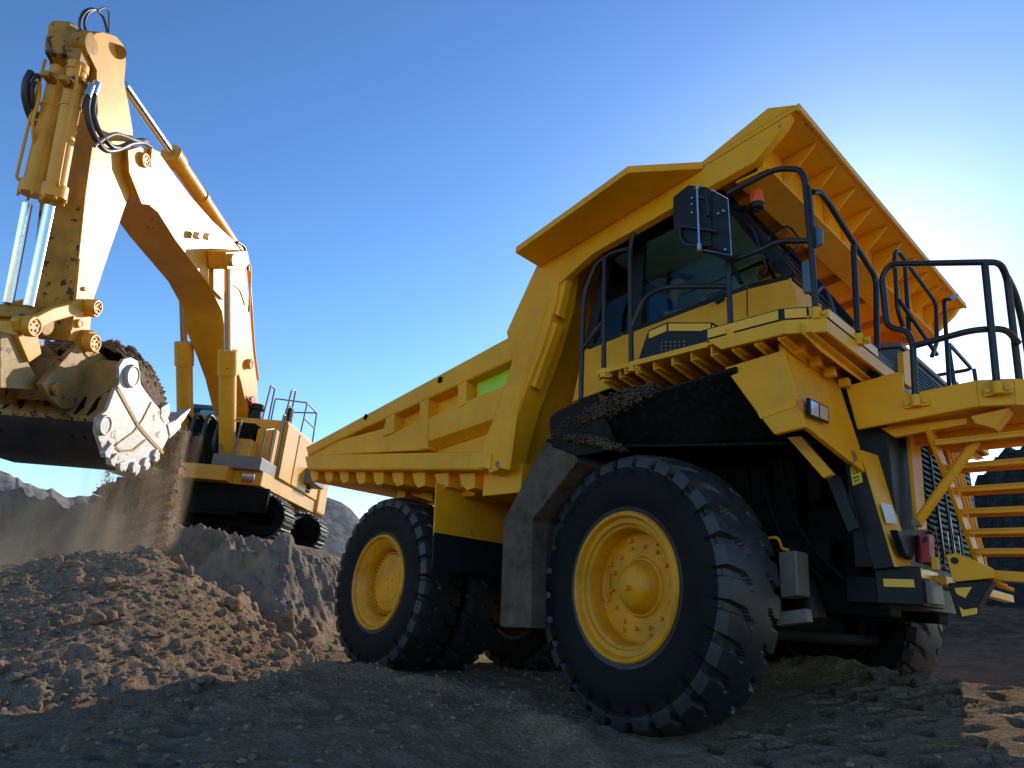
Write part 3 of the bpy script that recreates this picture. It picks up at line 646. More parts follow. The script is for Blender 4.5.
m = MB(); m.slab([(1.698,-1.150,2.417), (2.289,-1.150,2.408), (2.283,-1.150,2.363), (1.791,-1.150,2.330)], (0,.05,0)); m.box((1.8,-.7,2.36), (2.8,-.64,2.444)); m.box((1.8,-.35,2.36), (2.8,-.3,2.444)); m.build('support_beam', 'yellow', land, .005)
m = MB(); m.slab([(2.324,-1.220,2.400), (2.559,-1.220,2.425), (2.453,-1.220,2.288), (2.347,-1.220,2.340)], (0,.16,0)); m.build('lamp_housing', 'yellow', land, .008)
st = empty('stair', (0,0,0)); bpy.data.objects.remove(st)
TR = [(2.050,-1.020,2.270), (2.050,-0.756,2.136), (2.050,-0.634,1.980), (2.050,-0.535,1.826), (2.050,-0.430,1.684), (2.050,-0.322,1.546)]
stair = None
for xx in (2.03, 2.87):
    a, b = Vector(TR[0]), Vector(TR[-1]); a.x = b.x = xx; d = (b-a).normalized()
    m = MB(); m.bar(a-d*.16, b+d*.22, .03, .13, up=(0,.5,.6)); q = m.build('stair' if stair is None else 'stringer', 'yellow', truck if stair is None else stair, .004); stair = stair or q
for t in TR:
    t = Vector(t); m = MB()
    m.slab([(2.05,t.y-.09,t.z),(2.85,t.y-.09,t.z),(2.85,t.y+.10,t.z),(2.05,t.y+.10,t.z)], (0,0,.014)); m.slab([(2.05,t.y-.09,t.z-.03),(2.85,t.y-.09,t.z-.03),(2.85,t.y-.078,t.z-.03),(2.05,t.y-.078,t.z-.03)], (0,0,.029)); m.slab([(2.05,t.y+.09,t.z-.03),(2.85,t.y+.09,t.z-.03),(2.85,t.y+.10,t.z-.03),(2.05,t.y+.10,t.z-.03)], (0,0,.029))
    m.build('tread', 'yellow', stair, .003)
for k in range(4):
    dx = 8.0*k
    m = MB()
    base = Vector((1.950,-0.034,1.461)); yy = base.y+.11*k
    m.tube([(1.95,yy-.42,2.5-.02*k),(1.95,yy-.10,1.75),(1.95,yy,1.56),(1.95,yy,1.42-.02*k),(2.06+.02*k,yy+.03,1.36-.02*k)], .017, .1); m.build('guard_hoop', 'yellow', truck)

# ---- handrails (tubes), each run one part
def rail(paths, r=.024, name='handrail', mat='grey_rail', feet=()):
    m = MB()
    for p in paths: m.tube(p, r, .09, 10)
    o = m.build(name, mat, truck)
    for f in feet:
        f = Vector(f); k = MB(); k.cyl(f+Vector((0,0,-.06)), f+Vector((0,0,.03)), .037, seg=14); k.box(f+Vector((-.085,-.0,-.06)), f+Vector((.085,.02,.0)))
        for s in (-.06, .06): k.cyl(f+Vector((s,-.0,-.03)), f+Vector((s,-.02,-.03)), .017, seg=6)
        k.build('rail_socket', 'deck_yellow', o, .004)
    return o
rail([[(-0.518,-2.250,2.745), (-0.538,-2.250,3.593), (-0.534,-2.250,3.879), (-0.397,-2.250,4.160), (-0.171,-2.250,4.213), (0.013,-2.250,4.177)],
      [(-0.251,-2.250,3.012), (-0.289,-2.250,4.167)],
      [(0.068,-2.250,2.952), (0.026,-2.250,4.139), (0.046,-2.250,4.285), (0.153,-2.250,4.530), (0.286,-2.250,4.584), (0.409,-2.250,4.572), (0.540,-2.250,4.513)],
      [(-0.520,-2.250,3.268), (-0.291,-2.250,3.482)], [(0.067,-2.250,3.353), (0.196,-2.250,3.591), (0.359,-2.250,3.637), (0.526,-2.250,3.606), (1.038,-2.250,3.441)],
      [(1.042,-2.250,3.019), (1.036,-2.250,3.780)]],
     feet=[(-0.229,-2.270,2.961), (0.091,-2.270,2.950), (1.053,-2.270,3.017)])
rail([[(1.674,-2.160,3.061), (1.675,-2.160,3.598), (1.670,-2.160,4.234), (1.630,-2.160,4.339), (1.444,-2.160,4.436), (1.048,-2.250,4.322)],
      [(1.044,-2.250,3.665), (1.275,-2.220,3.686), (1.441,-2.180,3.741), (1.671,-2.160,3.661)],
      [(1.700,-2.098,4.122), (1.720,-2.011,4.161), (1.720,-1.863,4.145), (1.720,-0.911,3.854), (1.720,-1.091,3.103)],
      [(1.720,-1.388,3.957), (1.720,-1.497,3.123)]],
     feet=[(1.682,-2.180,3.051), (1.750,-1.589,3.032)])
m = MB(); m.slab([(1.671,-2.180,4.148), (1.706,-2.180,4.149), (1.710,-2.180,3.601), (1.672,-2.180,3.590)], (0,.05,0)); m.build('post_cover', 'black', truck, .006)
m = MB(); m.slab([(1.699,-2.140,3.792), (1.747,-2.140,3.772), (1.762,-2.140,3.730), (1.751,-2.140,3.622), (1.704,-2.140,3.605)], (0,.03,0)); m.build('marker_plate', 'bluegrey', truck, .006)
rail([[(2.017,-1.310,2.567), (2.045,-1.310,3.011), (2.017,-1.310,3.119), (1.880,-1.310,3.191), (1.884,-1.310,3.639), (1.956,-1.310,3.734), (2.564,-1.310,3.532), (2.657,-1.220,3.538), (2.667,-1.120,3.454), (2.598,-0.950,2.592)],
      [(2.051,-1.310,2.984), (2.445,-1.310,3.016), (2.622,-1.200,3.017), (2.650,-1.050,2.948)],
      [(2.579,-1.310,3.520), (2.528,-1.310,2.571)],
      [(2.665,-1.100,3.464), (2.670,-0.900,3.392), (2.657,-0.750,3.157), (2.637,-0.700,2.607)]],
     feet=[(2.021,-1.330,2.553), (2.531,-1.330,2.557)])
rail([[(1.720,-0.312,3.603), (1.720,-0.416,3.728), (1.720,-0.304,4.361), (1.720,-0.196,4.471), (1.800,0.598,4.172), (1.820,0.340,3.638), (1.840,0.015,3.379)],
      [(1.740,-0.080,4.331), (1.740,-0.218,3.590)],
      [(1.740,-0.406,3.829), (1.840,0.189,3.446)]], r=.02)
rail([[(1.0,2.2,3.0),(1.0,2.2,3.95),(1.7,2.2,3.95),(1.72,1.2,3.95),(1.72,1.2,3.0)], [(1.72,2.2,3.0),(1.72,2.2,3.95)], [(1.0,2.2,3.5),(1.72,2.2,3.5),(1.72,1.2,3.5)]], r=.022)
m = MB(); m.tube([(1.850,0.376,3.040), (1.850,0.652,4.029), (1.850,0.708,4.234)], .02); m.slab([(1.860,0.628,4.211), (1.860,1.072,4.435), (1.860,0.910,4.310), (1.860,0.731,4.217)], (.06,0,0)); m.tube([(1.870,0.715,4.266), (1.870,0.772,4.394)], .003, seg=6); m.build('far_mirror', 'grey_rail', truck)
m = MB(); m.tube([(1.680,-2.128,3.236), (1.660,-1.974,3.347), (1.680,-1.935,3.331), (1.700,-1.929,3.234), (1.720,-1.912,3.109)], .012, .03); m.build('cable', 'hose', truck)

# ---- mirror housing by the cab door
m = MB(); m.slab([(0.616,-2.420,4.398), (0.775,-2.420,4.455), (0.950,-2.420,4.351), (0.996,-2.420,4.285), (0.984,-2.420,3.759), (0.854,-2.420,3.790), (0.681,-2.420,3.974), (0.621,-2.420,4.078)], (0,.12,0)); mir = m.build('side_mirror', 'black', truck, .012)
m = MB(); m.slab([(0.994,-2.400,4.306), (1.111,-2.360,4.185), (1.125,-2.360,3.650), (0.981,-2.400,3.769)], (0,.03,0)); m.loft([(0.848,-2.410,3.787), (0.987,-2.410,3.753), (1.130,-2.370,3.635), (1.089,-2.330,3.613)], [Vector(p)+Vector((0,.02,.01)) for p in ((0.848,-2.410,3.787), (0.987,-2.410,3.753), (1.130,-2.370,3.635), (1.089,-2.330,3.613))]); m.build('mirror_bracket', 'black', mir, .005)
m = MB(); m.tube([(0.995,-2.410,4.305), (1.121,-2.370,4.180), (1.135,-2.370,3.638), (0.873,-2.420,3.773)], .0045, .01, 6); m.build('bracket_edge', 'steel', mir)
m = MB(); m.tube([(0.882,-2.450,4.362), (0.896,-2.450,3.751)], .011, seg=10); m.cyl(Vector((0.884,-2.450,4.361)), Vector((0.883,-2.450,4.331)), .018, seg=8); m.cyl(Vector((0.895,-2.450,3.798)), Vector((0.896,-2.450,3.741)), .02, seg=8)
for q in ((0.823,-2.425,4.286), (0.822,-2.425,4.226), (0.821,-2.425,4.142)): m.cyl(q, Vector(q)+Vector((0,-.012,0)), .011, seg=6)
for q in ((1.053,-2.400,4.045), (1.090,-2.385,4.065), (1.094,-2.380,3.699)): m.cyl(q, Vector(q)+Vector((0,-.015,0)), .011, seg=6)
m.build('mirror_rod', 'steel', mir)
m = MB(); m.tube([(0.903,-2.440,4.257), (0.960,-2.440,4.221), (0.977,-2.440,4.145), (0.975,-2.440,4.039)], .013, .03); m.tube([(0.705,-2.440,4.054), (1.047,-2.430,3.870)], .017); m.tube([(0.705,-2.440,4.054), (0.704,-2.440,3.935), (0.772,-2.440,3.841), (0.867,-2.440,3.795)], .015, .05); m.build('mirror_arm', 'grey_rail', mir)

# ---- cab
CAB = [(-0.907,-1.950,2.875), (-0.789,-1.950,3.422), (-0.602,-1.950,3.443), (-0.284,-1.950,3.481), (1.039,-1.950,3.568), (1.409,-1.950,3.533), (1.467,-1.950,3.175), (0.579,-1.950,3.045)]
m = MB(); m.slab(CAB, (0,.03,0)); m.slab(ys(CAB, -.70), (0,-.03,0))
fb, ft_ = Vector((1.409,-1.950,3.533)), Vector((.82,-1.95,4.58))
m.slab([(fb.x-.005,-1.948,fb.z-.01),(fb.x-.005,-.702,fb.z-.01),(fb.x+.03,-.702,2.98),(fb.x+.03,-1.948,2.98)], (-.03,0,0))
cab = m.build('cab', 'yellow', truck, .01)
rb0, rt0 = Vector((-0.721,-1.950,3.428)), Vector((-.50,-1.95,4.46))
m = MB()
m.box((rb0.x,-1.92,2.99), (fb.x-.1,-.73,3.02))
m.slab([(rb0.x,-1.92,3.0),(rt0.x,-1.92,4.5),(rt0.x,-.73,4.5),(rb0.x,-.73,3.0)], (.03,0,0))
m.build('cab_floor', 'dark', cab)
m = MB(); m.slab([(rt0.x-.06,-1.98,4.43),(.80,-1.98,4.545),(.88,-1.98,4.56),(.86,-1.98,4.615),(rt0.x-.06,-1.98,4.50)], (0,1.31,0)); m.build('cab_roof', 'black', cab, .02)
m = MB(); m.slab([(rt0.x-.02,-1.88,4.40),(.78,-1.88,4.515),(.78,-.76,4.515),(rt0.x-.02,-.76,4.40)], (0,0,.02)); m.slab([(rt0.x+.04,-.77,4.38),(.55,-.77,4.45),(.55,-.77,3.9),(rb0.x+.15,-.77,3.9)], (0,.02,0)); m.build('headliner', 'liner', cab)
def pillars(y, o):
    m = MB()
    def br(a, b, w_, h_): m.bar(a, b, w_, h_, up=(0,1,0))
    A = Vector((fb.x,y,fb.z)); B = Vector((.85,y,4.56)); C_ = Vector((rt0.x,y,4.46)); D_ = Vector((rb0.x,y,rb0.z))
    br(A, B, .10, .06); br(B, C_, .12, .05); br(C_, D_, .12, .06)
    bl = Vector((-0.115,-1.950,3.479)); bl.y = y; br(bl, (bl.x+.02,y,4.48), .13, .065)
    s0 = Vector((-0.284,-1.950,3.471)); s1 = Vector((1.039,-1.950,3.559)); s0.y = s1.y = y
    br(D_, s0, .05, .05); br(s0, s1, .05, .05); br(s1, A, .05, .05)
    tr = Vector((.62,y,4.5)); br(tr, (.98,y,3.62), .035, .05)
    m.build('cab_pillars', 'black', cab, .012)
    g = MB(); g.slab([D_, s0, s1, A, B, C_], (0,.006*o,0)); g.build('side_window', 'glass', cab)
pillars(-1.93, 1); pillars(-.72, -1)
m = MB(); m.slab([(fb.x,-1.90,fb.z),(fb.x,-.75,fb.z),(.85,-.75,4.55),(.85,-1.90,4.55)], (-.006,0,-.003)); m.build('windshield', 'windshield', cab)
m = MB(); m.slab([(fb.x+.01,-1.9,fb.z-.01),(fb.x+.01,-.75,fb.z-.01),(fb.x-.03,-.75,fb.z+.06),(fb.x-.03,-1.9,fb.z+.06)], (-.02,0,-.01)); m.build('windshield_seal', 'black', cab, .004)
wd = (Vector((.85,0,4.55))-Vector((fb.x,0,fb.z))); wn = Vector((.98,0,.52)).normalized()*.02
def wsp(t, y): return Vector((fb.x,0,fb.z))+wd*t+wn+Vector((0,y,0))
m = MB(); m.tube([wsp(.02,-1.2), wsp(.95,-1.62)], .011); m.tube([wsp(.35,-1.42), wsp(.75,-1.15)], .008); m.tube([wsp(.30,-1.3),wsp(.55,-1.05),wsp(.72,-1.22),wsp(.62,-1.5),wsp(.40,-1.5)], .009, .03, 8, closed=True); m.tube([wsp(.80,-1.84),wsp(.83,-1.72),wsp(.30,-1.70),wsp(.12,-1.80)], .012, .05); m.build('wiper', 'grey_rail', cab)
m = MB(); m.slab([(1.546,-2.050,3.572), (1.601,-2.050,3.562), (1.598,-2.050,3.294), (1.544,-2.050,3.302)], (0,.04,0)); m.build('front_mirror', 'bluegrey', truck, .008)
m = MB(); c0 = Vector((-0.305,-2.000,2.676)); 
m.slab([(0.106,-1.985,3.646), (0.749,-1.985,3.580), (0.747,-1.985,3.522), (0.141,-1.985,3.573)], (0,.02,0)) if False else m.slab([(0.738,-1.970,3.521), (0.816,-1.970,3.545), (0.834,-1.970,3.501), (0.757,-1.970,3.477)], (0,.018,0)); m.build('door_handle', 'black', cab, .003)
m = MB(); m.slab([(1.036,-1.953,3.549), (1.045,-1.953,3.546), (1.036,-1.953,3.288), (1.028,-1.953,3.291)], (0,-.002,0)); m.build('door_gap', 'black', cab)
m = MB(); m.tube([(1.042,-2.000,4.101), (1.089,-2.000,4.122), (1.133,-2.000,4.074), (1.246,-2.000,3.646), (1.217,-2.000,3.591), (1.155,-1.980,3.602)], .013, .05); m.build('grab_handle', 'grey_rail', cab)
m = MB(); m.tube([(1.158,-1.600,4.218), (1.243,-1.600,4.246), (1.295,-1.600,4.204), (1.365,-1.600,4.054), (1.334,-1.600,3.986), (1.217,-1.600,3.960), (1.174,-1.600,4.007), (1.070,-1.600,4.159), (1.091,-1.600,4.203)], .010, .04, 8, closed=True); m.tube([(0.806,-1.600,4.715), (1.368,-1.600,3.836)], .010); m.build('wiper_guard', 'grey_rail', cab)
# seat, wheel and console inside
m = MB(); hd = Vector((-0.059,-1.350,4.197)); m.box((hd.x-.28,hd.y-.24,hd.z-.95), (hd.x+.22,hd.y+.24,hd.z-.82)); m.slab([(hd.x-.28,hd.y-.24,hd.z-.82),(hd.x-.18,hd.y-.24,hd.z-.82),(hd.x-.26,hd.y-.24,hd.z-.16),(hd.x-.34,hd.y-.24,hd.z-.16)], (0,.48,0)); m.box((hd.x-.1,hd.y-.15,3.02), (hd.x+.1,hd.y+.15,hd.z-.95)); m.build('seat', 'black', cab, .04)
m = MB(); cw = Vector((hd.x+.42,hd.y,hd.z-.52)); m.tube([cw+Vector((-.09*math.sin(t)*1.0, .2*math.cos(t), .18*math.sin(t))) for t in (2*math.pi*k/16 for k in range(16))], .015, 0.0, 8, closed=True); m.tube([cw, (cw.x+.2,cw.y,3.02)], .03); m.box((cw.x+.2,cw.y-.45,3.02), (cw.x+.42,cw.y+.4,cw.z+.02)); m.build('steering_wheel', 'black', cab)
# beacon
q = Vector((1.226,-2.080,4.212))
m = MB(); m.bar((.80,-1.85,4.50), q+Vector((0,0,-.03)), .06, .03); m.cyl(q+Vector((0,0,-.03)), q+Vector((0,0,.012)), .052, .062, 20); bk = m.build('beacon', 'black', truck, .004)
m = MB(); m.lathe([(0,.15),(.04,.148),(.058,.13),(.066,.014),(0,.014)], q, (0,0,1), 20); m.build('beacon_lens', 'orange', bk)

# ---- front fender and mud flap round the near front wheel
m = MB()
m.slab([(-0.917,-2.260,2.627), (-0.813,-2.260,2.682), (-0.337,-2.260,2.779), (-0.270,-2.260,2.612), (-0.062,-2.260,2.213), (-0.524,-2.260,2.202), (-0.866,-2.260,2.338)], (0,.05,0))
m.loft([(-0.278,-2.250,2.616), (1.039,-2.200,2.747), (0.998,-1.500,2.355), (-0.269,-2.000,2.294)], [Vector(p)+Vector((0,.03,.03)) for p in ((-0.278,-2.250,2.616), (1.039,-2.200,2.747), (0.998,-1.500,2.355), (-0.269,-2.000,2.294))])
m.slab([(-.62,-2.2,2.30),(1.3,-1.3,2.30),(1.3,-.7,2.30),(-.62,-.7,2.30)], (0,0,.03)); m.slab([(-1.0,-2.2,2.38),(-.6,-2.2,2.30),(-.6,-.9,2.30),(-1.0,-.9,2.38)], (0,0,.06))
fend = m.build('front_fender', 'fender', truck, .01)
FLAP = [(-0.972,-2.240,2.406), (-0.556,-2.240,2.219), (-0.539,-2.240,2.151), (-1.080,-2.240,1.643), (-1.001,-2.240,0.678), (-1.422,-2.240,0.657), (-1.493,-2.240,1.649)]
m = MB(); m.slab(FLAP, (0,.72,0)); m.build('mud_flap', 'mudflap', truck, .012)
# splashed mud caked on the fender ledges
def lump_patch(name, A, B, wdt, hgt, n, seed, parent, mat='mudflap', r0=.008, r1=.026):
    rnd = random.Random(seed); m = MB(); A, B = Vector(A), Vector(B)
    for k in range(n):
        t = rnd.random(); q = A.lerp(B, t); env = math.sin(math.pi*min(1,max(0,.1+.85*t)))**.5
        q = q+Vector((rnd.gauss(0,.03), rnd.uniform(-.02,wdt), rnd.random()*hgt*env)); r = rnd.uniform(r0, r1)
        bmesh.ops.create_icosphere(m.bm, subdivisions=1, radius=r, matrix=Matrix.Translation(q) @ Matrix.Diagonal((rnd.uniform(.7,1.4),rnd.uniform(.7,1.3),rnd.uniform(.6,1.1),1)))
    return tag(m.build(name, mat, parent), kind='stuff')
lump_patch('caked_mud', (-0.523,-2.280,2.464), (0.317,-2.240,2.672), .10, .17, 2600, 3, truck, r0=.003, r1=.015)
lump_patch('caked_mud', (-0.645,-2.290,2.362), (-0.075,-2.270,2.203), .10, .08, 1500, 5, truck, r0=.004, r1=.016)
lump_patch('caked_mud', (-0.832,-2.272,2.391), (-0.598,-2.272,2.555), .01, .08, 60, 8, truck, r0=.004, r1=.010)
# flap ahead of the rear wheels
m = MB(); m.slab([(-2.66,-2.28,2.12),(-2.66,-.85,2.12),(-2.595,-.85,1.53),(-2.595,-2.28,1.53)], (.02,0,0)); rf = m.build('rear_guard', 'yellow', truck, .006)
m = MB(); m.slab([(-2.573,-2.29,1.56),(-2.573,-.85,1.56),(-2.54,-.85,1.17),(-2.54,-2.29,1.17)], (.015,0,0)); m.build('rubber_flap', 'black', rf, .004)

# ---- driver
ORIGIN = Vector((0,0,0))
def skin_body(name, verts, edges, radii, mat, parent=None, loc=(0,0,0), sub=2):
    me = bpy.data.meshes.new(name); me.from_pydata(verts, edges, []); o = bpy.data.objects.new(name, me); COL.objects.link(o)
    sk = o.modifiers.new('skin', 'SKIN'); me.skin_vertices if me.skin_vertices else None
    bm = bmesh.new(); bm.from_mesh(me); lay = bm.verts.layers.skin.verify()
    for v_, r in zip(bm.verts, radii): v_[lay].radius = (r[0], r[1])
    bm.verts.ensure_lookup_table(); bm.verts[0][lay].use_root = True
    bm.to_mesh(me); bm.free()
    s = o.modifiers.new('smooth', 'SUBSURF'); s.levels = sub; s.render_levels = sub
    me.materials.append(M[mat]); o.location = loc
    if parent: o.parent = parent
    return o
H = hd
V = [(-.12,0,-.80),(-.13,0,-.55),(-.11,0,-.30),(-.06,0,-.17),(-.01,0,-.09),(.0,0,.0),(.01,0,.075),
     (-.09,-.19,-.25),(.06,-.23,-.48),(.30,-.17,-.44),(.38,-.15,-.43),(-.09,.19,-.25),(.06,.23,-.48),(.30,.17,-.44),(.38,.15,-.43),
     (.05,-.10,-.83),(.36,-.13,-.80),(.42,-.13,-1.12),(.05,.10,-.83),(.36,.13,-.80),(.42,.13,-1.12),(.115,0,-.01)]
Ed = [(0,1),(1,2),(2,3),(3,4),(4,5),(5,6),(2,7),(7,8),(8,9),(9,10),(2,11),(11,12),(12,13),(13,14),(0,15),(15,16),(16,17),(0,18),(18,19),(19,20),(5,21)]
Rd = [(.15,.13),(.15,.12),(.16,.12),(.06,.06),(.055,.055),(.095,.085),(.08,.075),(.065,.06),(.05,.05),(.035,.035),(.03,.04),(.065,.06),(.05,.05),(.035,.035),(.03,.04),(.09,.09),(.07,.07),(.05,.05),(.09,.09),(.07,.07),(.05,.05),(.02,.02)]
person = skin_body('person', V, Ed, Rd, 'skin', loc=H)
tag(person, 'driver in a blue shirt and dark peaked cap seated inside the dump truck cab', 'person')
m = MB(); m.lathe([(.115,.02),(.112,.07),(.09,.115),(.045,.14),(0,.145)], (0,0,0), (-.1,0,1), 24); m.slab([(.06,-.075,.035),(.15,-.06,.03),(.20,-.02,.022),(.20,.02,.022),(.15,.06,.03),(.06,.075,.035)], (0,0,.012)); m.build('cap', 'cap', person, origin=(0,0,0))
sv = [V[0],V[1],V[2],(-.08,0,-.2),V[7],V[8],V[11],V[12]]
shirt = skin_body('shirt', sv, [(0,1),(1,2),(2,3),(2,4),(4,5),(2,6),(6,7)], [(.165,.145),(.165,.135),(.175,.135),(.09,.08),(.085,.08),(.068,.066),(.085,.08),(.068,.066)], 'shirt', person)
# ================================================================== EXCAVATOR (local frame: x towards its bucket, y to its left, z up)
ORIGIN = Vector((0,0,0))
exc = tag(empty('excavator', (-14.092,-0.659,1.850), -0.7330), 'dusty yellow hydraulic excavator on the bench tipping earth from its raised bucket', 'excavator')
def sh(pts, y): return [(p[0], y, p[2]) for p in pts]
# ---- boom
BOOM = [(7.718,0.450,5.878), (7.248,0.450,6.214), (6.949,0.450,6.343), (6.429,0.450,6.318), (5.699,0.450,6.313), (4.625,0.450,6.402), (3.695,0.450,6.548), (2.961,0.450,6.581), (2.374,0.450,6.022), (1.777,0.450,5.344), (1.219,0.450,4.749), (0.575,0.450,4.152), (-0.246,0.450,3.143), (-0.818,0.450,2.440), (-0.172,0.450,2.214), (0.408,0.450,2.964), (1.501,0.450,3.777), (2.149,0.450,4.117), (2.888,0.450,4.457), (3.285,0.450,4.859), (4.132,0.450,5.108), (4.907,0.450,5.167), (5.780,0.450,5.229), (6.517,0.450,5.352), (6.921,0.450,5.291), (7.228,0.450,5.224), (7.635,0.450,5.455)]
m = MB(); m.slab(BOOM, (0,-.9,0)); boom = m.build('boom', 'exc_yellow', exc, .02)
def pin(c, r, l, name='pin', parent=None, mat='exc_yellow'):
    m = MB(); c = Vector(c); m.lathe([(r*1.0,-.02),(r,.0),(r,l*.8),(r*.9,l),(r*.75,l),(r*.72,l*.85),(0,l*.85)], c, (0,1,0), 22)
    for k in range(5):
        a = 2*math.pi*k/5; q = c+Vector((math.cos(a)*r*.45, l*.83, math.sin(a)*r*.45)); m.cyl(q, q+Vector((0,l*.18,0)), r*.13, seg=6)
    return m.build(name, mat, parent)
pin((7.393,0.460,5.846), .13, .1, parent=boom); pin((1.353,0.460,4.313), .13, .1, parent=boom)
m = MB(); m.slab([(7.302,0.470,6.173), (7.040,0.470,6.295), (7.044,0.470,5.945), (7.180,0.470,5.863)], (0,.05,0)); m.slab([(7.816,0.460,5.719), (7.546,0.460,6.018), (7.142,0.460,5.827), (7.153,0.460,5.505), (6.815,0.460,5.323), (7.082,0.460,5.162), (7.634,0.460,5.417)], (0,.035,0)); m.build('boom_ear', 'exc_yellow', boom, .008)
m = MB(); m.slab([(4.623,0.460,5.688), (3.682,0.460,6.267), (3.402,0.460,6.087), (3.597,0.460,5.796), (4.364,0.460,5.398)], (0,.42,0)); m.build('cylinder_bracket', 'exc_yellow', boom, .03)
pin((4.330,0.880,5.650), .14, .09, parent=boom)
m = MB(); m.slab([(4.229,0.452,5.472), (3.940,0.452,5.632), (3.465,0.452,5.074), (4.002,0.452,5.053)], (0,.06,0)); m.build('bracket_rib', 'exc_yellow', boom, .01)
for px_ in (1,):
    for q in ((5.234,0.550,5.663), (4.859,0.550,5.870)):
        q = Vector(q); m = MB(); m.box(q-Vector((.03,.08,.07)), q+Vector((.06,.06,.07))); w_ = m.build('work_lamp', 'lens', boom, .02)
    pass
# stains and grab pipes along the boom top
for k, off in enumerate((0, 3, 5.5)):
    m = MB(); m.tube([(6.781,0.200,6.341), (6.308,0.200,6.316), (5.982,0.200,6.394), (5.119,0.200,6.450), (4.035,0.200,6.629), (2.959,0.200,6.836), (2.071,0.200,6.814), (1.420,0.200,6.057), (0.576,0.200,4.985), (-0.095,0.200,4.364)] if k == 0 else [(p[0], p[1]-.12*k, p[2]+.03*k) for p in ((6.525,0.200,6.358), (6.213,0.200,6.364), (5.724,0.200,6.391), (4.948,0.200,6.491), (3.994,0.200,6.656), (2.862,0.200,6.894), (2.121,0.200,6.902), (1.363,0.200,6.085), (0.314,0.200,4.798))], .035, .2); m.build('hydraulic_pipe', 'exc_yellow', boom)
m = MB(); m.tube([(3.075,0.300,6.803), (2.684,0.300,6.925), (2.409,0.300,6.803), (2.184,0.300,6.531)], .035, .1); m.build('hose', 'hose', boom)
m = MB(); m.tube([(2.722,0.460,6.581), (2.392,0.460,6.487), (2.050,0.460,5.770), (1.955,0.460,5.484)], .02, .1); m.tube([(3.154,0.460,5.643), (2.695,0.460,5.721), (2.257,0.460,5.532)], .014, .1); m.build('lube_line', 'exc_yellow', boom)
m = MB(); m.slab([(0.937,0.470,3.539), (0.720,0.470,3.662), (0.551,0.470,3.496), (0.771,0.470,3.374)], (0,.08,0)); m.tube([(1.105,0.480,3.539), (0.883,0.520,3.452), (0.453,0.480,3.665)], .02); m.build('valve', 'red', boom, .01)
# ---- stick cylinder on the boom
m = MB(); m.cyl((7.729,0.000,7.124), (5.792,0.000,7.092), .085, seg=20); rod = m.build('stick_cylinder', 'chrome', exc)
m = MB(); m.cyl((5.920,0.000,7.089), (2.162,0.000,6.947), .165, seg=22); m.cyl((5.964,0.000,7.091), (5.652,0.000,7.078), .20, seg=22); m.cyl((4.578,0.000,7.031), (4.472,0.000,7.026), .19, seg=22); m.build('barrel', 'exc_yellow', rod)
# ---- stick
STICK = [(9.043,0.350,6.472), (9.127,0.350,6.700), (9.085,0.350,6.884), (8.967,0.350,7.031), (8.699,0.350,7.237), (8.507,0.350,7.271), (8.390,0.350,7.221), (8.299,0.350,7.037), (8.210,0.350,6.765), (7.949,0.350,6.523), (7.677,0.350,6.235), (7.430,0.350,5.807), (7.276,0.350,5.303), (7.319,0.350,4.190), (7.351,0.350,3.138), (7.169,0.350,2.479), (7.573,0.350,2.346), (7.769,0.350,3.019), (8.019,0.350,3.861), (8.237,0.350,4.584), (8.398,0.350,5.246), (8.534,0.350,5.860), (8.737,0.350,6.223), (8.829,0.350,6.411)]
m = MB(); m.slab(sh(STICK, .34), (0,-.68,0)); stick = m.build('stick', 'exc_worn', exc, .012)
m = MB(); m.slab(sh(STICK, .343), (0,.02,0)); m.build('side_plate', 'exc_yellow', stick, .006)
m = MB(); m.slab([(7.940,0.366,3.589), (7.356,0.366,3.553), (7.373,0.366,3.128), (7.238,0.366,2.678), (7.626,0.366,2.509), (7.743,0.366,2.964)], (0,.015,0)); m.build('wear_plate', 'exc_yellow', stick, .005)
m = MB(); m.slab([(8.840,0.366,6.600), (8.779,0.366,6.702), (8.639,0.366,6.762), (7.921,0.366,6.031), (7.979,0.366,5.962)], (0,.008,0)) if False else m.cyl((8.531,0.366,7.078), (8.573,0.400,7.038), .11, seg=20); m.build('stick_pin', 'exc_worn', stick)
pin((7.408,0.370,2.961), .115, .14, parent=stick); pin((7.539,0.385,2.660), .07, .04, parent=stick); pin((7.655,0.385,3.201), .035, .03, parent=stick)
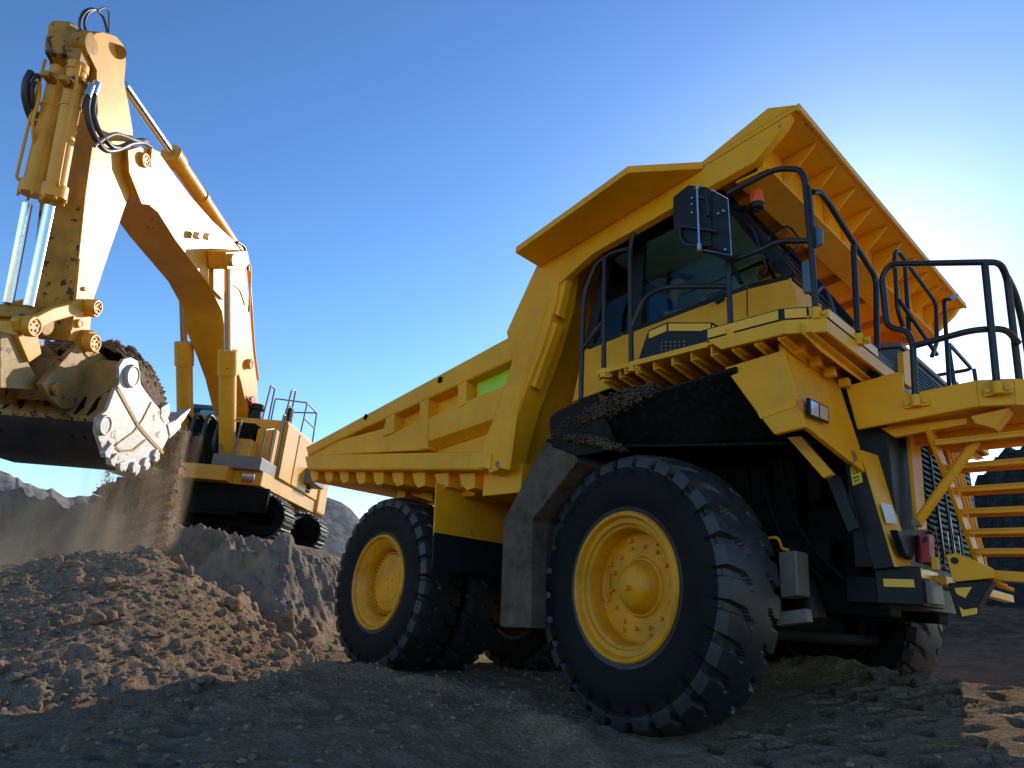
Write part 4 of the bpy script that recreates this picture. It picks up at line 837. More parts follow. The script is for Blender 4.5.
# ---- bucket cylinders in front of the stick
for h in (.21, -.27):
    if h > 0: pts = ((9.056,0.210,6.662), (9.009,0.210,6.298), (8.610,0.210,4.238), (8.626,0.210,4.054), (8.381,0.210,2.542))
    else: pts = ((8.886,-0.270,6.975), (8.769,-0.270,6.569), (8.469,-0.270,4.364), (8.462,-0.270,4.157), (8.173,-0.270,2.649))
    m = MB(); m.cyl(pts[3], pts[4], .072, seg=18); rd = m.build('bucket_cylinder', 'chrome', exc)
    m = MB(); m.cyl(pts[1], pts[2], .132, seg=24); d = (Vector(pts[2])-Vector(pts[1])).normalized(); q = Vector(pts[2])
    m.cyl(q-d*.16, q+d*.04, .17, seg=16); m.cyl(q-d*1.45, q-d*1.40, .145, seg=18); m.cyl(Vector(pts[1])-d*.02, Vector(pts[1])+d*.10, .15, seg=18)
    for k in range(6):
        a = 2*math.pi*k/6; e = d.orthogonal().normalized(); f = d.cross(e); c = q+(e*math.cos(a)+f*math.sin(a))*.16; m.cyl(c+d*.03, c+d*.09, .022, seg=6)
    m.build('barrel', 'exc_yellow', rd, .006)
    m = MB(); m.lathe([(0,-.16),(.19,-.15),(.21,-.1),(.21,.1),(.19,.15),(0,.16)], pts[0], (0,1,0), 22); m.slab([Vector(pts[0])+Vector((-.12,-.1,.02)), Vector(pts[0])+Vector((.14,-.1,.02)), Vector(pts[1])+Vector((.12,-.1,-.1)), Vector(pts[1])+Vector((-.12,-.1,-.1))], (0,.2,0)); m.build('cylinder_eye', 'exc_worn', rd, .02)
    for k, (a0, a1) in enumerate(((.02,.19),(.14,.62))):
        p = Vector(pts[1]).lerp(Vector(pts[2]), .30 if k == 0 else .05); q2 = Vector(pts[1]).lerp(Vector(pts[2]), .95)
        s = .14 if h > 0 else -.14
        m = MB(); m.tube([p+Vector((.16,s,.0)), p.lerp(q2,.5)+Vector((.17,s,0)), q2+Vector((.16,s,0)), q2+Vector((.05,s*.6,-.02))], .022, .08); m.build('oil_pipe', 'exc_yellow', rd)
    m = MB(); p = Vector(pts[1]).lerp(Vector(pts[2]), .2); m.box(p+Vector((.0,-.05,-.05)), p+Vector((.3,.08,.05))); m.box(p+Vector((.02,-.2,.1)), p+Vector((.16,.2,.16))); m.build('pipe_clamp', 'exc_worn', rd, .02)
m = MB(); m.tube([(9.016,-0.450,6.110), (9.044,-0.450,5.930), (8.984,-0.450,5.704), (8.817,-0.450,5.535), (8.586,-0.450,5.432), (8.493,-0.450,5.434)], .05, .2); m.tube([(8.941,-0.400,6.131), (8.970,-0.400,5.853), (8.850,-0.400,5.642), (8.671,-0.400,5.554)], .04, .2); m.build('hose', 'hose', exc)
m = MB(); m.tube([(8.890,0.420,5.911), (8.860,0.440,5.619), (8.746,0.500,5.387), (8.555,0.550,5.251), (8.352,0.550,5.282), (8.132,0.550,5.476), (7.899,0.550,5.802), (7.537,0.500,6.113), (7.192,0.400,6.298)], .045, .3); m.tube([(8.788,0.420,6.026), (8.738,0.440,5.689), (8.583,0.500,5.487), (8.445,0.550,5.416), (8.257,0.550,5.434), (7.996,0.550,5.624), (7.760,0.520,5.954), (7.409,0.450,6.255), (7.037,0.350,6.330)], .042, .3); m.build('hose', 'hose', exc)
m = MB(); m.tube([(8.618,0.550,5.163), (8.478,0.550,5.427), (8.291,0.550,5.679), (8.059,0.550,5.812), (7.831,0.550,5.919), (7.457,0.500,6.157)], .03, .2); m.build('hose', 'grey', exc)
for q in ((8.909,0.420,5.951), (8.814,0.420,6.079)):
    q = Vector(q); m = MB(); m.cyl(q+Vector((0,0,-.12)), q+Vector((0,0,.1)), .062, seg=10); m.build('hose_coupling', 'steel', exc)
m = MB()
m.tube([(9.036,0.100,6.892), (9.146,0.100,7.014), (9.143,0.100,7.221), (9.032,0.100,7.430), (8.846,0.100,7.557), (8.668,0.100,7.543), (8.580,0.100,7.424)], .022, .15); m.tube([(8.957,0.100,6.998), (9.062,0.100,7.107), (9.058,0.100,7.318), (8.920,0.100,7.537), (8.764,0.100,7.564), (8.689,0.200,7.316)], .02, .15); m.tube([(9.221,0.250,6.709), (9.308,0.250,6.890), (9.255,0.250,7.150), (9.125,0.250,7.318)], .015, .15); m.tube([(9.009,0.200,7.424), (8.903,0.200,7.608), (8.796,0.200,7.623), (8.654,0.200,7.333)], .012, .1)
m.build('hose', 'hose', exc)
m = MB(); m.tube([(9.085,-0.250,5.911), (9.013,-0.250,5.903), (8.876,-0.300,5.722), (8.861,-0.300,5.398), (8.756,-0.300,5.173), (8.630,-0.300,5.000), (8.564,-0.300,4.329)], .025, .1); m.build('oil_pipe', 'exc_yellow', exc)
# ---- links
LK = [(130,320),(150,285),(290,285)]
LINK = [(8.749,0.420,2.157), (8.736,0.420,2.231), (8.432,0.420,2.373), (8.182,0.420,2.623), (7.854,0.420,2.856), (7.686,0.420,3.014), (7.515,0.420,3.064), (7.407,0.420,3.010), (7.451,0.420,2.876), (7.777,0.420,2.664), (8.095,0.420,2.437), (8.311,0.420,2.207), (8.498,0.420,2.065), (8.653,0.420,2.051)]
m = MB(); m.slab(LINK, (0,-.10,0)); m.slab(sh(LINK, -.38), (0,.1,0)); link = m.build('rocker_link', 'exc_yellow', exc, .02)
pin((7.502,0.430,2.975), .12, .16, parent=link); pin((8.534,0.430,2.179), .15, .10, parent=link)
BLK = [(8.601,0.360,2.023), (8.547,0.360,2.228), (8.316,0.360,2.270), (8.231,0.360,2.182), (8.035,0.360,1.949), (8.217,0.360,1.739)]
m = MB(); m.slab(BLK, (0,-.72,0)); bl_ = m.build('bucket_link', 'exc_yellow', exc, .015)
BL2 = [(8.813,0.300,1.971), (8.509,0.300,2.027), (8.134,0.300,1.750), (7.819,0.300,1.586), (7.807,0.300,1.465), (8.491,0.300,1.267)]
m = MB(); m.slab(BL2, (0,-.60,0)); m.build('link_web', 'exc_bucket', bl_, .015)
m = MB(); q = Vector((8.097,0.000,2.384)); m.cyl(q+Vector((0,-.55,0)), q+Vector((0,.34,0)), .17, seg=20); m.box(q+Vector((-.2,-.5,-.02)), q+Vector((.25,.3,.16))); m.build('link_pin', 'exc_worn', bl_, .03)
# ---- bucket: two side plates, a curved shell between them, mouth towards the machine
SIDEP = [(7.097,1.000,1.860), (7.222,1.000,2.102), (7.156,1.000,2.263), (6.991,1.000,2.356), (6.772,1.000,2.375), (6.524,1.000,2.055), (6.081,1.000,1.912), (5.762,1.000,1.844), (5.366,1.000,1.752), (5.212,1.000,1.508), (5.377,1.000,1.094), (5.795,1.000,0.807), (6.140,1.000,0.651), (6.576,1.000,0.645), (6.972,1.000,0.736), (7.327,1.000,1.027), (7.385,1.000,1.216), (7.205,1.000,1.396), (7.168,1.000,1.736)]
# shell outline: from the lip at the top of the back, round the heel, to the cutting lip
SH = [(6.474,0.970,2.070), (6.909,0.970,2.303), (7.140,0.970,2.045), (7.135,0.970,1.744), (7.165,0.970,1.406), (7.322,0.970,1.231), (7.251,0.970,1.029), (6.899,0.970,0.750), (6.519,0.970,0.671), (6.095,0.970,0.674), (5.749,0.970,0.831), (5.330,0.970,1.121), (5.164,0.970,1.537)]
W = -1.94
m = MB(); inn = []
cen = Vector((6.281,0.970,1.492))
for p in SH:
    p = Vector(p); inn.append(p+(cen-p)*.10)
ring = [Vector(p) for p in SH]+inn[::-1]
m.slab(ring, (0,W,0)); buck = m.build('bucket', 'exc_bucket', exc, .01)
m = MB(); m.slab(SIDEP, (0,-.06,0)); sp = m.build('side_plate', 'wornsteel', buck, .012)
m = MB(); m.slab(sh(SIDEP, -1.0), (0,.06,0)); m.build('side_plate', 'wornsteel', buck, .012)
for c, r in (((6.870,1.002,2.075), .155), ((7.219,1.002,1.151), .13)):
    m = MB(); m.lathe([(r*1.25,0),(r*1.25,.03),(r*1.12,.06),(r,.06),(r*.9,.045),(0,.045)], c, (0,1,0), 28); m.build('wear_button', 'wornsteel', sp, .006)
m = MB()
def seam(pts, w_=.022):
    for a, b in zip(pts, pts[1:]): m.bar(Vector(a)+Vector((0,.004,0)), Vector(b)+Vector((0,.004,0)), w_, .02, up=(0,1,0))
seam([(7.123,1.000,1.784), (6.697,1.000,1.581), (6.286,1.000,1.388), (5.820,1.000,1.262), (5.295,1.000,1.150)], .06)
seam([(6.095,1.000,1.871), (6.218,1.000,1.512), (6.381,1.000,1.259), (6.704,1.000,0.993), (6.785,1.000,0.924)]); seam([(6.785,1.000,0.924), (6.593,1.000,0.887), (6.244,1.000,0.985), (5.972,1.000,1.224)], .035); seam([(6.972,1.000,0.960), (6.793,1.000,0.825), (6.670,1.000,0.690)], .03)
m.build('weld_seam', 'exc_worn', sp)
def shroud(c, ang, s, par, y0=.96, y1=1.05):
    m = MB(); c = Vector(c); ca, sa = math.cos(ang), math.sin(ang)
    o = [(-.11,.06),(.11,.06),(.13,-.03),(.06,-.13),(.0,-.09),(-.05,-.15),(-.13,-.05)]
    m.slab([(c.x+s*(x*ca-z*sa), y0, c.z+s*(x*sa+z*ca)) for x, z in o], (0,y1-y0,0)); return m.build('wear_shroud', 'wornsteel', par, .015)
for c, a, s in (((6.946,1.000,0.822), -1.0, 1.0), ((6.743,1.000,0.723), -.8, .9), ((6.463,1.000,0.685), -.4, .9), ((6.084,1.000,0.730), .1, 1.0), ((5.788,1.000,0.861), .45, .9), ((5.540,1.000,1.058), .8, .9)):
    shroud(c, a, s, buck)
LIP = Vector((5.199,0.970,1.604)); LD = (Vector((4.514,0.970,2.215))-Vector((5.130,0.970,1.622)))
def tooth(y, par):
    m = MB(); d = LD.normalized(); u = Vector((-d.z, 0, d.x)); c = Vector((LIP.x, y, LIP.z)); L = LD.length
    sec = ((-.15,.13,.12),(.35,.13,.11),(.42,.10,.09),(.70,.085,.06),(1.0,.06,.012))
    prev = None
    for t, hw, hh in sec:
        o = c+d*L*t; q = [o+Vector((0,hw,0))+u*hh, o-Vector((0,hw,0))+u*hh, o-Vector((0,hw,0))-u*hh, o+Vector((0,hw,0))-u*hh]; q = [m.v(p) for p in q]
        if prev:
            for i in range(4): m.bm.faces.new((prev[i], prev[(i+1)%4], q[(i+1)%4], q[i]))
        else: m.bm.faces.new(q)
        prev = q
    m.bm.faces.new(prev[::-1]); return m.build('tooth', 'wornsteel', par, .012)
for k in range(5): tooth(.88-.44*k, buck)
m = MB(); m.slab([(5.757,1.010,1.865), (5.515,1.010,2.052), (5.379,1.010,1.864), (5.493,1.010,1.642), (5.706,1.010,1.694)], (0,-.2,0)); m.slab([(5.446,1.020,1.656), (5.174,1.020,1.808), (5.014,1.020,1.657), (5.233,1.020,1.466)], (0,-.2,0)); m.build('corner_shroud', 'wornsteel', buck, .03)
BRK = [(7.610,0.460,2.157), (7.473,0.460,2.346), (7.304,0.460,2.433), (7.140,0.460,2.431), (6.587,0.460,2.364), (6.344,0.460,2.308), (6.342,0.460,1.928), (6.371,0.460,1.617), (7.423,0.460,1.302), (7.739,0.460,1.377), (7.981,0.460,1.512)]
m = MB(); m.slab(BRK, (0,-.10,0)); m.slab(sh(BRK, -.46), (0,.10,0)); m.slab([(7.331,0.360,2.124), (6.365,0.360,2.274), (6.244,0.360,1.718), (7.328,0.360,1.434)], (0,-.72,0)); brk = m.build('hinge_bracket', 'exc_bucket', buck, .012)
pin((7.232,0.360,2.436), .23, .12, parent=brk, mat='exc_worn'); pin((7.325,0.480,2.434), .15, .12, parent=brk); pin((7.713,0.465,1.526), .10, .05, parent=brk, mat='exc_worn')
m = MB()
for y in (.75, .55, -.55, -.75): m.slab([Vector((7.072,0.970,1.731))+Vector((.02,y-.97,0)), Vector((7.286,0.970,1.210))+Vector((.03,y-.97,0)), Vector((7.173,0.970,0.923))+Vector((.03,y-.97,0)), Vector((7.029,0.970,0.959))+Vector((0,y-.97,0)), Vector((7.029,0.970,1.413))+Vector((0,y-.97,0))], (0,.05,0))
m.build('wear_strip', 'dark', buck, .006)
m = MB(); m.slab([Vector((7.318,0.970,1.169))+Vector((.012,0,0)), Vector((7.249,0.970,0.998))+Vector((.012,0,0)), Vector((6.905,0.970,0.733))+Vector((.01,0,-.012)), Vector((6.525,0.970,0.653))+Vector((0,0,-.016)), Vector((6.116,0.970,0.653))+Vector((0,0,-.016)), Vector((6.183,0.970,0.724)), Vector((6.948,0.970,0.851)), Vector((7.217,0.970,1.070))], (0,W,0)); m.build('heel_plate', 'heel', buck, .008)
# ---- boom cylinders
for h, r0, r1, b0, b1 in ((.72, (3.122,0.720,3.961), (4.035,0.720,5.602), (1.725,0.720,1.342), (3.133,0.720,3.981)), (-.72, (2.353,-0.720,4.324), (3.226,-0.720,5.737), (0.750,-0.720,1.484), (2.376,-0.720,4.367))):
    m = MB(); m.cyl(r0, r1, .085, seg=18); rd = m.build('boom_cylinder', 'chrome', exc)
    m = MB(); m.cyl(b0, b1, .185, seg=24); d = (Vector(b1)-Vector(b0)).normalized(); m.cyl(Vector(b1)-d*.55, Vector(b1)+d*.02, .215, seg=24); m.build('barrel', 'exc_yellow', rd, .006)
# ---- upper structure
HX0, HX1 = (1.177,1.700,2.858)[0], -2.4
zb, zt = (0.577,1.700,1.486)[2], (0.936,1.700,2.968)[2]
m = MB(); m.slab([(HX0+.25,-1.7,zb-.05),(HX0+.55,-1.7,zb+.12),(HX0+1.2,-1.2,zb+.25),(HX0+1.2,1.2,zb+.25),(HX0+.55,1.7,zb+.12),(HX0+.25,1.7,zb-.05)], (0,0,-.3)) if False else m.box((HX1,-1.65,zb-.32), (HX0+1.3,1.0,zb+.02)); m.slab([(HX1,1.0,zb-.32),(HX0+.9,1.0,zb-.32),(HX0+.9,1.0,zb+.02),(HX1,1.0,zb+.02)], (0,.66,0)); upper = m.build('turntable_frame', 'exc_yellow', exc, .02)
m = MB(); m.box((HX1,-1.68,zb+.022), (HX0,1.70,zt)); house = m.build('engine_house', 'exc_yellow', exc, .04)
m = MB(); m.slab([(HX0+.002,1.704,zb+.05),(HX0-.9,1.704,zb+.05),(HX0-.9,1.704,zt-.1),(HX0+.002,1.704,zt-.1)], (0,.02,0)); m.box((HX0-1.02,1.704,zb+.06), (HX0-2.3,1.72,zt-.1)); m.build('service_door', 'exc_yellow', house, .01)
m = MB()
for k in range(9): m.box((HX0-2.6,1.722,zb+.1+.09*k), (HX0-2.35,1.75,zb+.15+.09*k))
m.build('vent', 'dark', house)
m = MB(); m.slab([(HX1-.02,-1.7,zb-.35),(HX1-.02,1.75,zb-.35),(HX1-.02,1.75,zt-.15),(HX1-.02,-1.7,zt-.15)], (-1.0,0,0)); m.build('counterweight', 'exc_yellow', exc, .12)
g0 = Vector((-1.508,1.900,1.990)); m = MB(); m.box(g0+Vector((-.3,-.35,-.22)), g0+Vector((.7,.12,.2))); gb2 = m.build('side_box', 'grey', house, .02)
m = MB()
for k in range(4): m.box(g0+Vector((-.22+.2*k,.122,.0)), g0+Vector((-.08+.2*k,.128,.14)))
m.build('box_slot', 'black', gb2)
# dark front bay with piping, step deck, lamps
m = MB(); m.box((HX0+.02,.55,zb+.0), (HX0+1.15,1.66,zb+.30)); m.build('step_deck', 'grey', exc, .02)
m = MB(); m.box((HX0+.01,-.5,zb+.02), (HX0+.5,1.1,zt-.25)); m.build('valve_bay', 'dark', house, .03)
m = MB(); m.box((HX0+.05,1.15,zb+.3), (HX0+.45,1.62,zt-.35)); m.box((HX0+.46,.85,zb+.32),(HX0+.9,1.25,zb+.75)); m.build('side_cabinet', 'exc_yellow', house, .03)
for c, mt in (((1.976,1.450,1.308), 'lens'), ((2.389,1.450,1.254), 'red')):
    c = Vector(c); m = MB(); m.box((HX0+1.152,c.y-.14,c.z-.07), (HX0+1.18,c.y+.14,c.z+.07)); m.build('front_lamp', mt, exc, .01)
for k in range(4):
    m = MB(); y = -.45+.3*k; m.tube([(HX0+.5,y,zt-.3),(HX0+.95,y,zt-.2),(HX0+1.05,y,zb+.5),(HX0+.7,y+.05,zb+.18)], .045, .25); m.build('hose', 'hose', exc)
m = MB(); m.slab([(0.685,-0.550,1.385), (0.903,-0.550,1.795), (0.059,-0.200,1.950), (-0.192,-0.200,1.496)], (-.5,0,0)); m.build('boom_foot', 'exc_yellow', exc, .03)
m = MB(); q = Vector((0.771,-0.500,2.972)); m.box(q+Vector((-.15,-.18,-.18)), q+Vector((.15,.18,.18))); m.build('cyan_tank', 'cyan', exc, .05)
# guard rails on the roof and by the steps
def erail(paths, r=.022):
    m = MB()
    for p in paths: m.tube(p, r, .06, 8)
    return m.build('handrail', 'grey', exc)
y = 1.55
erail([[(HX0-.1,y,zt),(HX0-.2,y,zt+.85),(HX0-.5,y,zt+.95),(HX0-.5,y,zt)], [(HX0-.15,y,zt+.45),(HX0-.5,y,zt+.45)], [(HX0-.1,y-.55,zt),(HX0-.2,y-.55,zt+.95),(HX0-.5,y-.55,zt+.95),(HX0-.5,y-.55,zt)]])
erail([[(HX0-1.5,y,zt),(HX0-1.6,y,zt+.95),(HX0-2.6,y,zt+.95),(HX0-2.7,y,zt)], [(HX0-1.55,y,zt+.5),(HX0-2.65,y,zt+.5)], [(HX0-1.6,y-.9,zt),(HX0-1.6,y-.9,zt+1.0),(HX0-1.6,y,zt+.95)], [(HX0-2.6,y,zt+.95),(HX0-2.6,y-.9,zt+.9),(HX0-2.6,y-.9,zt)]])
erail([[(HX0+1.1,1.6,zb+.3),(HX0+1.1,1.6,zb+.95),(HX0+.6,1.6,zb+1.1),(HX0+.55,1.6,zb+.3)], [(HX0+1.1,.65,zb+.3),(HX0+1.1,.65,zb+1.15),(HX0+1.1,1.0,zb+1.15),(HX0+1.1,1.0,zb+.3)], [(HX0+.2,1.62,zb+.3),(HX0+.2,1.62,zt+.1),(HX0+.05,1.62,zt+.1),(HX0+.05,1.62,zb+.3)]])
m = MB(); m.cyl((HX0-.6,.6,zt), (HX0-.6,.6,zt+.35), .16, seg=18); m.cyl((HX0-.6,.6,zt+.36), (HX0-.6,.6,zt+.5), .2, seg=18); m.build('air_cleaner', 'black', house, .01); m = MB(); m.cyl((HX0-2.2,.9,zt), (HX0-2.2,.9,zt+.9), .12, seg=14); m.build('exhaust_stack', 'black', house, .01)
m = MB(); m.box((HX0-2.4,-.6,zt+.002), (HX1,1.3,zt+.22)); m.build('roof_cover', 'black', house, .03)
# cab on its right
cf = (0.140,-1.300,2.756)
m = MB(); cx = cf[0]-.2; m.slab([(cx,-1.75,zb+.05),(cx-1.7,-1.75,zb+.05),(cx-1.7,-1.75,zt+.55),(cx-.5,-1.75,zt+.7),(cx-.05,-1.75,zt+.45)], (0,1.0,0)); m.build('cab', 'black', exc, .06)
# ---- undercarriage
m = MB(); m.box((-2.0,-1.25,.45), (2.1,1.25,1.0)); m.cyl((0,0,.9), (0,0,zb-.3), 1.25, seg=40); m.slab([(2.0,-1.6,.55),(2.0,1.9,.55),(2.0,1.9,1.12),(2.0,-1.6,1.12)], (.12,0,0)); m.build('car_body', 'dark', exc, .03)
def track(xc):
    L, Rr = 1.75, .50; N_ = 46; per = 4*L+2*math.pi*Rr
    fr = MB(); fr.box((xc-.2,-L-.25,.3), (xc+.2,L+.25,.72)); o = fr.build('track', 'dark', exc, .05)
    for y in (-L, L):
        k = MB(); k.lathe([(0,-.2),(.40,-.2),(.44,-.12),(.44,.12),(.40,.2),(0,.2)], (xc,y,.52), (1,0,0), 28); k.build('idler', 'dark', o, .01)
    for i in range(5):
        k = MB(); k.cyl((xc-.16,-1.4+.7*i,.2), (xc+.16,-1.4+.7*i,.2), .14, seg=16); k.build('track_roller', 'dark', o)
    for i in range(N_):
        s = per*i/N_
        if s < 2*L: p = (L-s, Rr+.52-.5, 0); y, z, a = L-s, .52+Rr, 0
        elif s < 2*L+math.pi*Rr: t = (s-2*L)/Rr; y, z, a = -L-Rr*math.sin(t), .52+Rr*math.cos(t), t
        elif s < 4*L+math.pi*Rr: y, z, a = -L+(s-2*L-math.pi*Rr), .52-Rr, math.pi
        else: t = (s-4*L-math.pi*Rr)/Rr; y, z, a = L+Rr*math.sin(t), .52-Rr*math.cos(t), math.pi+t
        k = MB(); mt = Matrix.Translation((xc,y,z)) @ Matrix.Rotation(a, 4, 'X')
        prof = [(-.36,-.10,-.03),(-.36,.10,-.03),(-.36,.10,.0),(-.36,.055,.0),(-.36,.05,.05),(-.36,.03,.05),(-.36,.02,.0),(-.36,-.05,.0),(-.36,-.06,.03),(-.36,-.08,.03),(-.36,-.10,.0)]
        k.slab([mt @ Vector(p) for p in prof], mt.to_3x3() @ Vector((.72,0,0))); k.build('track_shoe', 'shoe', o)

track(1.45); track(-1.75)

# ================================================================== heap of earth in the bucket
ew = exc.location; ca, sa = math.cos(exc.rotation_euler.z), math.sin(exc.rotation_euler.z)
def to_world(p): return Vector((ew.x+p[0]*ca-p[1]*sa, ew.y+p[0]*sa+p[1]*ca, ew.z+p[2]))
HEAP = [(6.676,0.200,2.506), (6.473,0.200,2.698), (6.168,0.200,2.841), (6.007,0.300,2.877), (5.846,0.500,2.763), (5.460,0.600,2.621), (5.137,0.700,2.423), (4.829,0.800,2.208), (4.442,0.850,1.999)]
HB = [(6.897,0.800,2.118), (6.795,0.800,2.155), (6.677,0.800,2.163), (6.513,0.800,2.149), (6.226,0.800,2.031), (5.897,0.800,1.916), (5.569,0.800,1.829), (5.157,0.800,1.755), (4.790,0.800,1.659)]
nx, ny = 90, 70
rows = []
Ht = np.array([[p[0],p[2]] for p in HEAP]); Hb = np.array([[p[0],p[2]] for p in HB])
tt = np.linspace(0, 1, nx); src = np.linspace(0, 1, len(HEAP))
tx, tz = np.interp(tt, src, Ht[:,0]), np.interp(tt, src, Ht[:,1]); bx_, bz_ = np.interp(tt, src, Hb[:,0]), np.interp(tt, src, Hb[:,1])
yy = np.linspace(-.93, .93, ny); env = np.clip(1-np.abs(yy/.93)**3.2, 0, 1)**.7
nz = fbm(np.repeat(tt[None,:]*7, ny, 0), np.repeat(yy[:,None]*3, nx, 1), 6, 4, .6)
Ey = env[:,None]
X = bx_[None,:]*(1-Ey)+tx[None,:]*Ey + nz*.16*Ey; Zz = bz_[None,:]*(1-Ey)+tz[None,:]*Ey + nz*.20*Ey
Y = np.repeat(yy[:,None], nx, 1)+nz*.05
heap = grid_mesh('earth_heap', X, Y, Zz, 'heap'); heap.location = exc.location; heap.rotation_euler = exc.rotation_euler
tag(heap, 'heaped load of brown earth sliding out of the excavator bucket', 'earth')
# lumps on the load
rnd = random.Random(5); m = MB()
for k in range(900):
    i, j = rnd.randrange(ny), rnd.randrange(nx); r = rnd.uniform(.01,.035)*(1+1.5*(rnd.random()<.05))
    bmesh.ops.create_icosphere(m.bm, subdivisions=1, radius=r, matrix=Matrix.Translation((X[i,j],Y[i,j],Zz[i,j])) @ Matrix.Rotation(rnd.random()*3,4,'X') @ Matrix.Diagonal((rnd.uniform(.6,1.5),rnd.uniform(.6,1.5),rnd.uniform(.5,1),1)))
lump = m.build('earth_lump', 'heap', heap); tag(lump, kind='stuff')

# ================================================================== terrain
cx_, cy_ = 3.464, -6.677; az = R(138.4)
def dl(x, y):
    vx, vy = x-cx_, y-cy_
    return vx*math.cos(az)+vy*math.sin(az), vx*math.sin(az)-vy*math.cos(az)
def fine(lo, hi, step, far, g=1.07):
    a = list(np.arange(lo, hi, step)); s = step; p = a[-1]
    while p < far: s *= g; p += s; a.append(p)
    s = step; p = a[0]; b = []
    while p > -far: s *= g; p -= s; b.append(p)
    return np.array(b[::-1]+a)
gx, gy = fine(-11.0, 4.2, .032, 700, 1.07), fine(-7.2, 5.0, .032, 700, 1.07)
X, Y = np.meshgrid(gx, gy)
d, l = dl(X, Y)
def seg_dist(X, Y, a, b):
    ax, ay, bx, by = a[0], a[1], b[0], b[1]; L = (bx-ax)**2+(by-ay)**2
    t = np.clip(((X-ax)*(bx-ax)+(Y-ay)*(by-ay))/L, 0, 1); return np.hypot(X-ax-t*(bx-ax), Y-ay-t*(by-ay)), t
near = np.exp(-((d/40)**2))
Z = .035*fbm(X*.9, Y*.9, 4, 1)*near + .028*fbm(X*4, Y*4, 5, 2, .62)*np.exp(-(d/25)**2)
clod = np.clip(fbm(X*9, Y*9, 3, 9, .6)-.10, 0, 1); Z += .085*clod*np.exp(-(d/14)**2)*np.clip(.35+1.6*fbm(X*.6, Y*.6, 3, 6), 0, 1)
fineg = np.clip(fbm(X*16, Y*16, 2, 13, .6)-.05, 0, 1); Z += .016*fineg*np.exp(-(d/9)**2)
# berms pushed up by the tires, and ruts
for a, b, h, w_, seed in (((-3.951,-2.793,0.060), (-1.474,-1.864,0.100), .07, .22, 3), ((-1.282,-2.298,0.100), (0.843,-2.905,0.100), .09, .17, 4), ((0.653,-2.847,0.050), (1.561,-3.059,0.050), .08, .25, 5),
                          ((-.5,.1), (.5,.75), .10, .40, 6), ((.3,.85), (1.1,.85), .08, .35, 7), ((1.3,.9), (2.6,1.3), .06, .30, 8), ((2.5,1.3), (6,2.2), .05, .3, 10), ((-1.490,-5.632,0.000), (-1.743,-2.832,0.000), .05, .3, 9)):
    q, t = seg_dist(X, Y, a, b); n_ = fbm(X*2.2, Y*2.2, 4, 20+seed)
    Z += h*np.exp(-(q/(w_*(1+.6*n_)))**2)*(1+1.1*n_+.5*fbm(X*7, Y*7, 3, 40+seed))*np.clip(1.4-.5*np.abs(2*t-1), .5, 1.4)
# tire prints in the soft dirt ahead of the front wheels
dent_shade = []
def prints(x0, x1, y0, y1, ang, s):
    c, si = math.cos(ang), math.sin(ang); u = (X-x0)*c+(Y-(y0+y1)/2)*si; v = -(X-x0)*si+(Y-(y0+y1)/2)*c; wd = (y1-y0)
    mask = sstep(0, .3, u)*sstep(x1-x0, x1-x0-.5, u)*sstep(wd/2, wd/2-.06, np.abs(v))
    side = np.sign(v); ph = (u/.36+np.where(side > 0, .5, 0)+np.abs(v)/wd*.9+.10*fbm(X*2,Y*2,2,61)) % 1.0
    g = sstep(.23, .16, np.abs(ph-.5)+.5*np.clip(fbm(X*9,Y*9,3,62), -.1, .2))*sstep(.06, .10, np.abs(v))*sstep(wd/2, wd/2-.07, np.abs(v))
    fade = np.clip(.85+1.2*fbm(X*1.1, Y*1.1, 3, 70+s), .25, 1)
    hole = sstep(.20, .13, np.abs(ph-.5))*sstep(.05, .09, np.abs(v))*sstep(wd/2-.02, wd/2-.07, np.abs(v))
    dent_shade.append(mask*hole*fade)
    return mask*(-.085*hole*fade+.02*sstep(.33, .24, np.abs(ph-.5))*(1-hole)*fade)
ramp_ = (.70*np.clip((Y+3.2)/3.9, 0, 1)-.22*sstep(-5.5, -3.0, Y))*sstep(1.75, .75, Y)*sstep(-.75, .05, X)*sstep(4.6, 2.2, X)*sstep(-6.5, -3.6, Y)
ramp_ += sstep(1.75, .75, Y)*0
apron = np.exp(-((X-1.6)/1.7)**4)*np.exp(-((Y+.9)/1.9)**4)
Z *= 1-.85*apron
Z += ramp_
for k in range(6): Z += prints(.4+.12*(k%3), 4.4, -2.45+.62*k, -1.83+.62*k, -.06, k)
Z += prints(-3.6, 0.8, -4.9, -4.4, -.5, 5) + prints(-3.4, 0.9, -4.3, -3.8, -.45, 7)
Z -= .38*sstep(-1.9, -3.3, l)*sstep(2.0, 5.0, d)*sstep(14, 11, d)
# bench that carries the excavator, with a crumbling edge
edge = 11.2+1.1*fbm(l*.45, l*0+3, 4, 31); wob = .7*fbm(X*.8, Y*.8, 5, 33)
lo, hi = -2.1, -4.9
side = sstep(0, 1, (lo-l+.6*fbm(X*.5, Y*.5, 4, 35))/(lo-hi))
bh = 1.85*sstep(0, 5.2, d-edge+1.3+wob)*side
bank = np.clip(bh/1.85*(1-bh/1.85)*4, 0, 1)
Z += bh + bank*(.34*fbm(X*.9, Y*.9, 5, 41, .6) + .26*fbm(X*3.1, Y*3.1, 5, 43, .6) + .16*np.clip(fbm(X*5, Y*5, 4, 47, .6), 0, 1) + .09*np.clip(fbm(X*11, Y*11, 3, 48, .6), -.1, 1))
Z += np.exp(-((d-13.3+.9*fbm(X*.7, Y*.7, 3, 49))/.7)**2)*sstep(-2.6, -4.4, l)*(.55+.6*np.clip(fbm(X*1.1, Y*1.1, 4, 50)+.25, 0, 1))
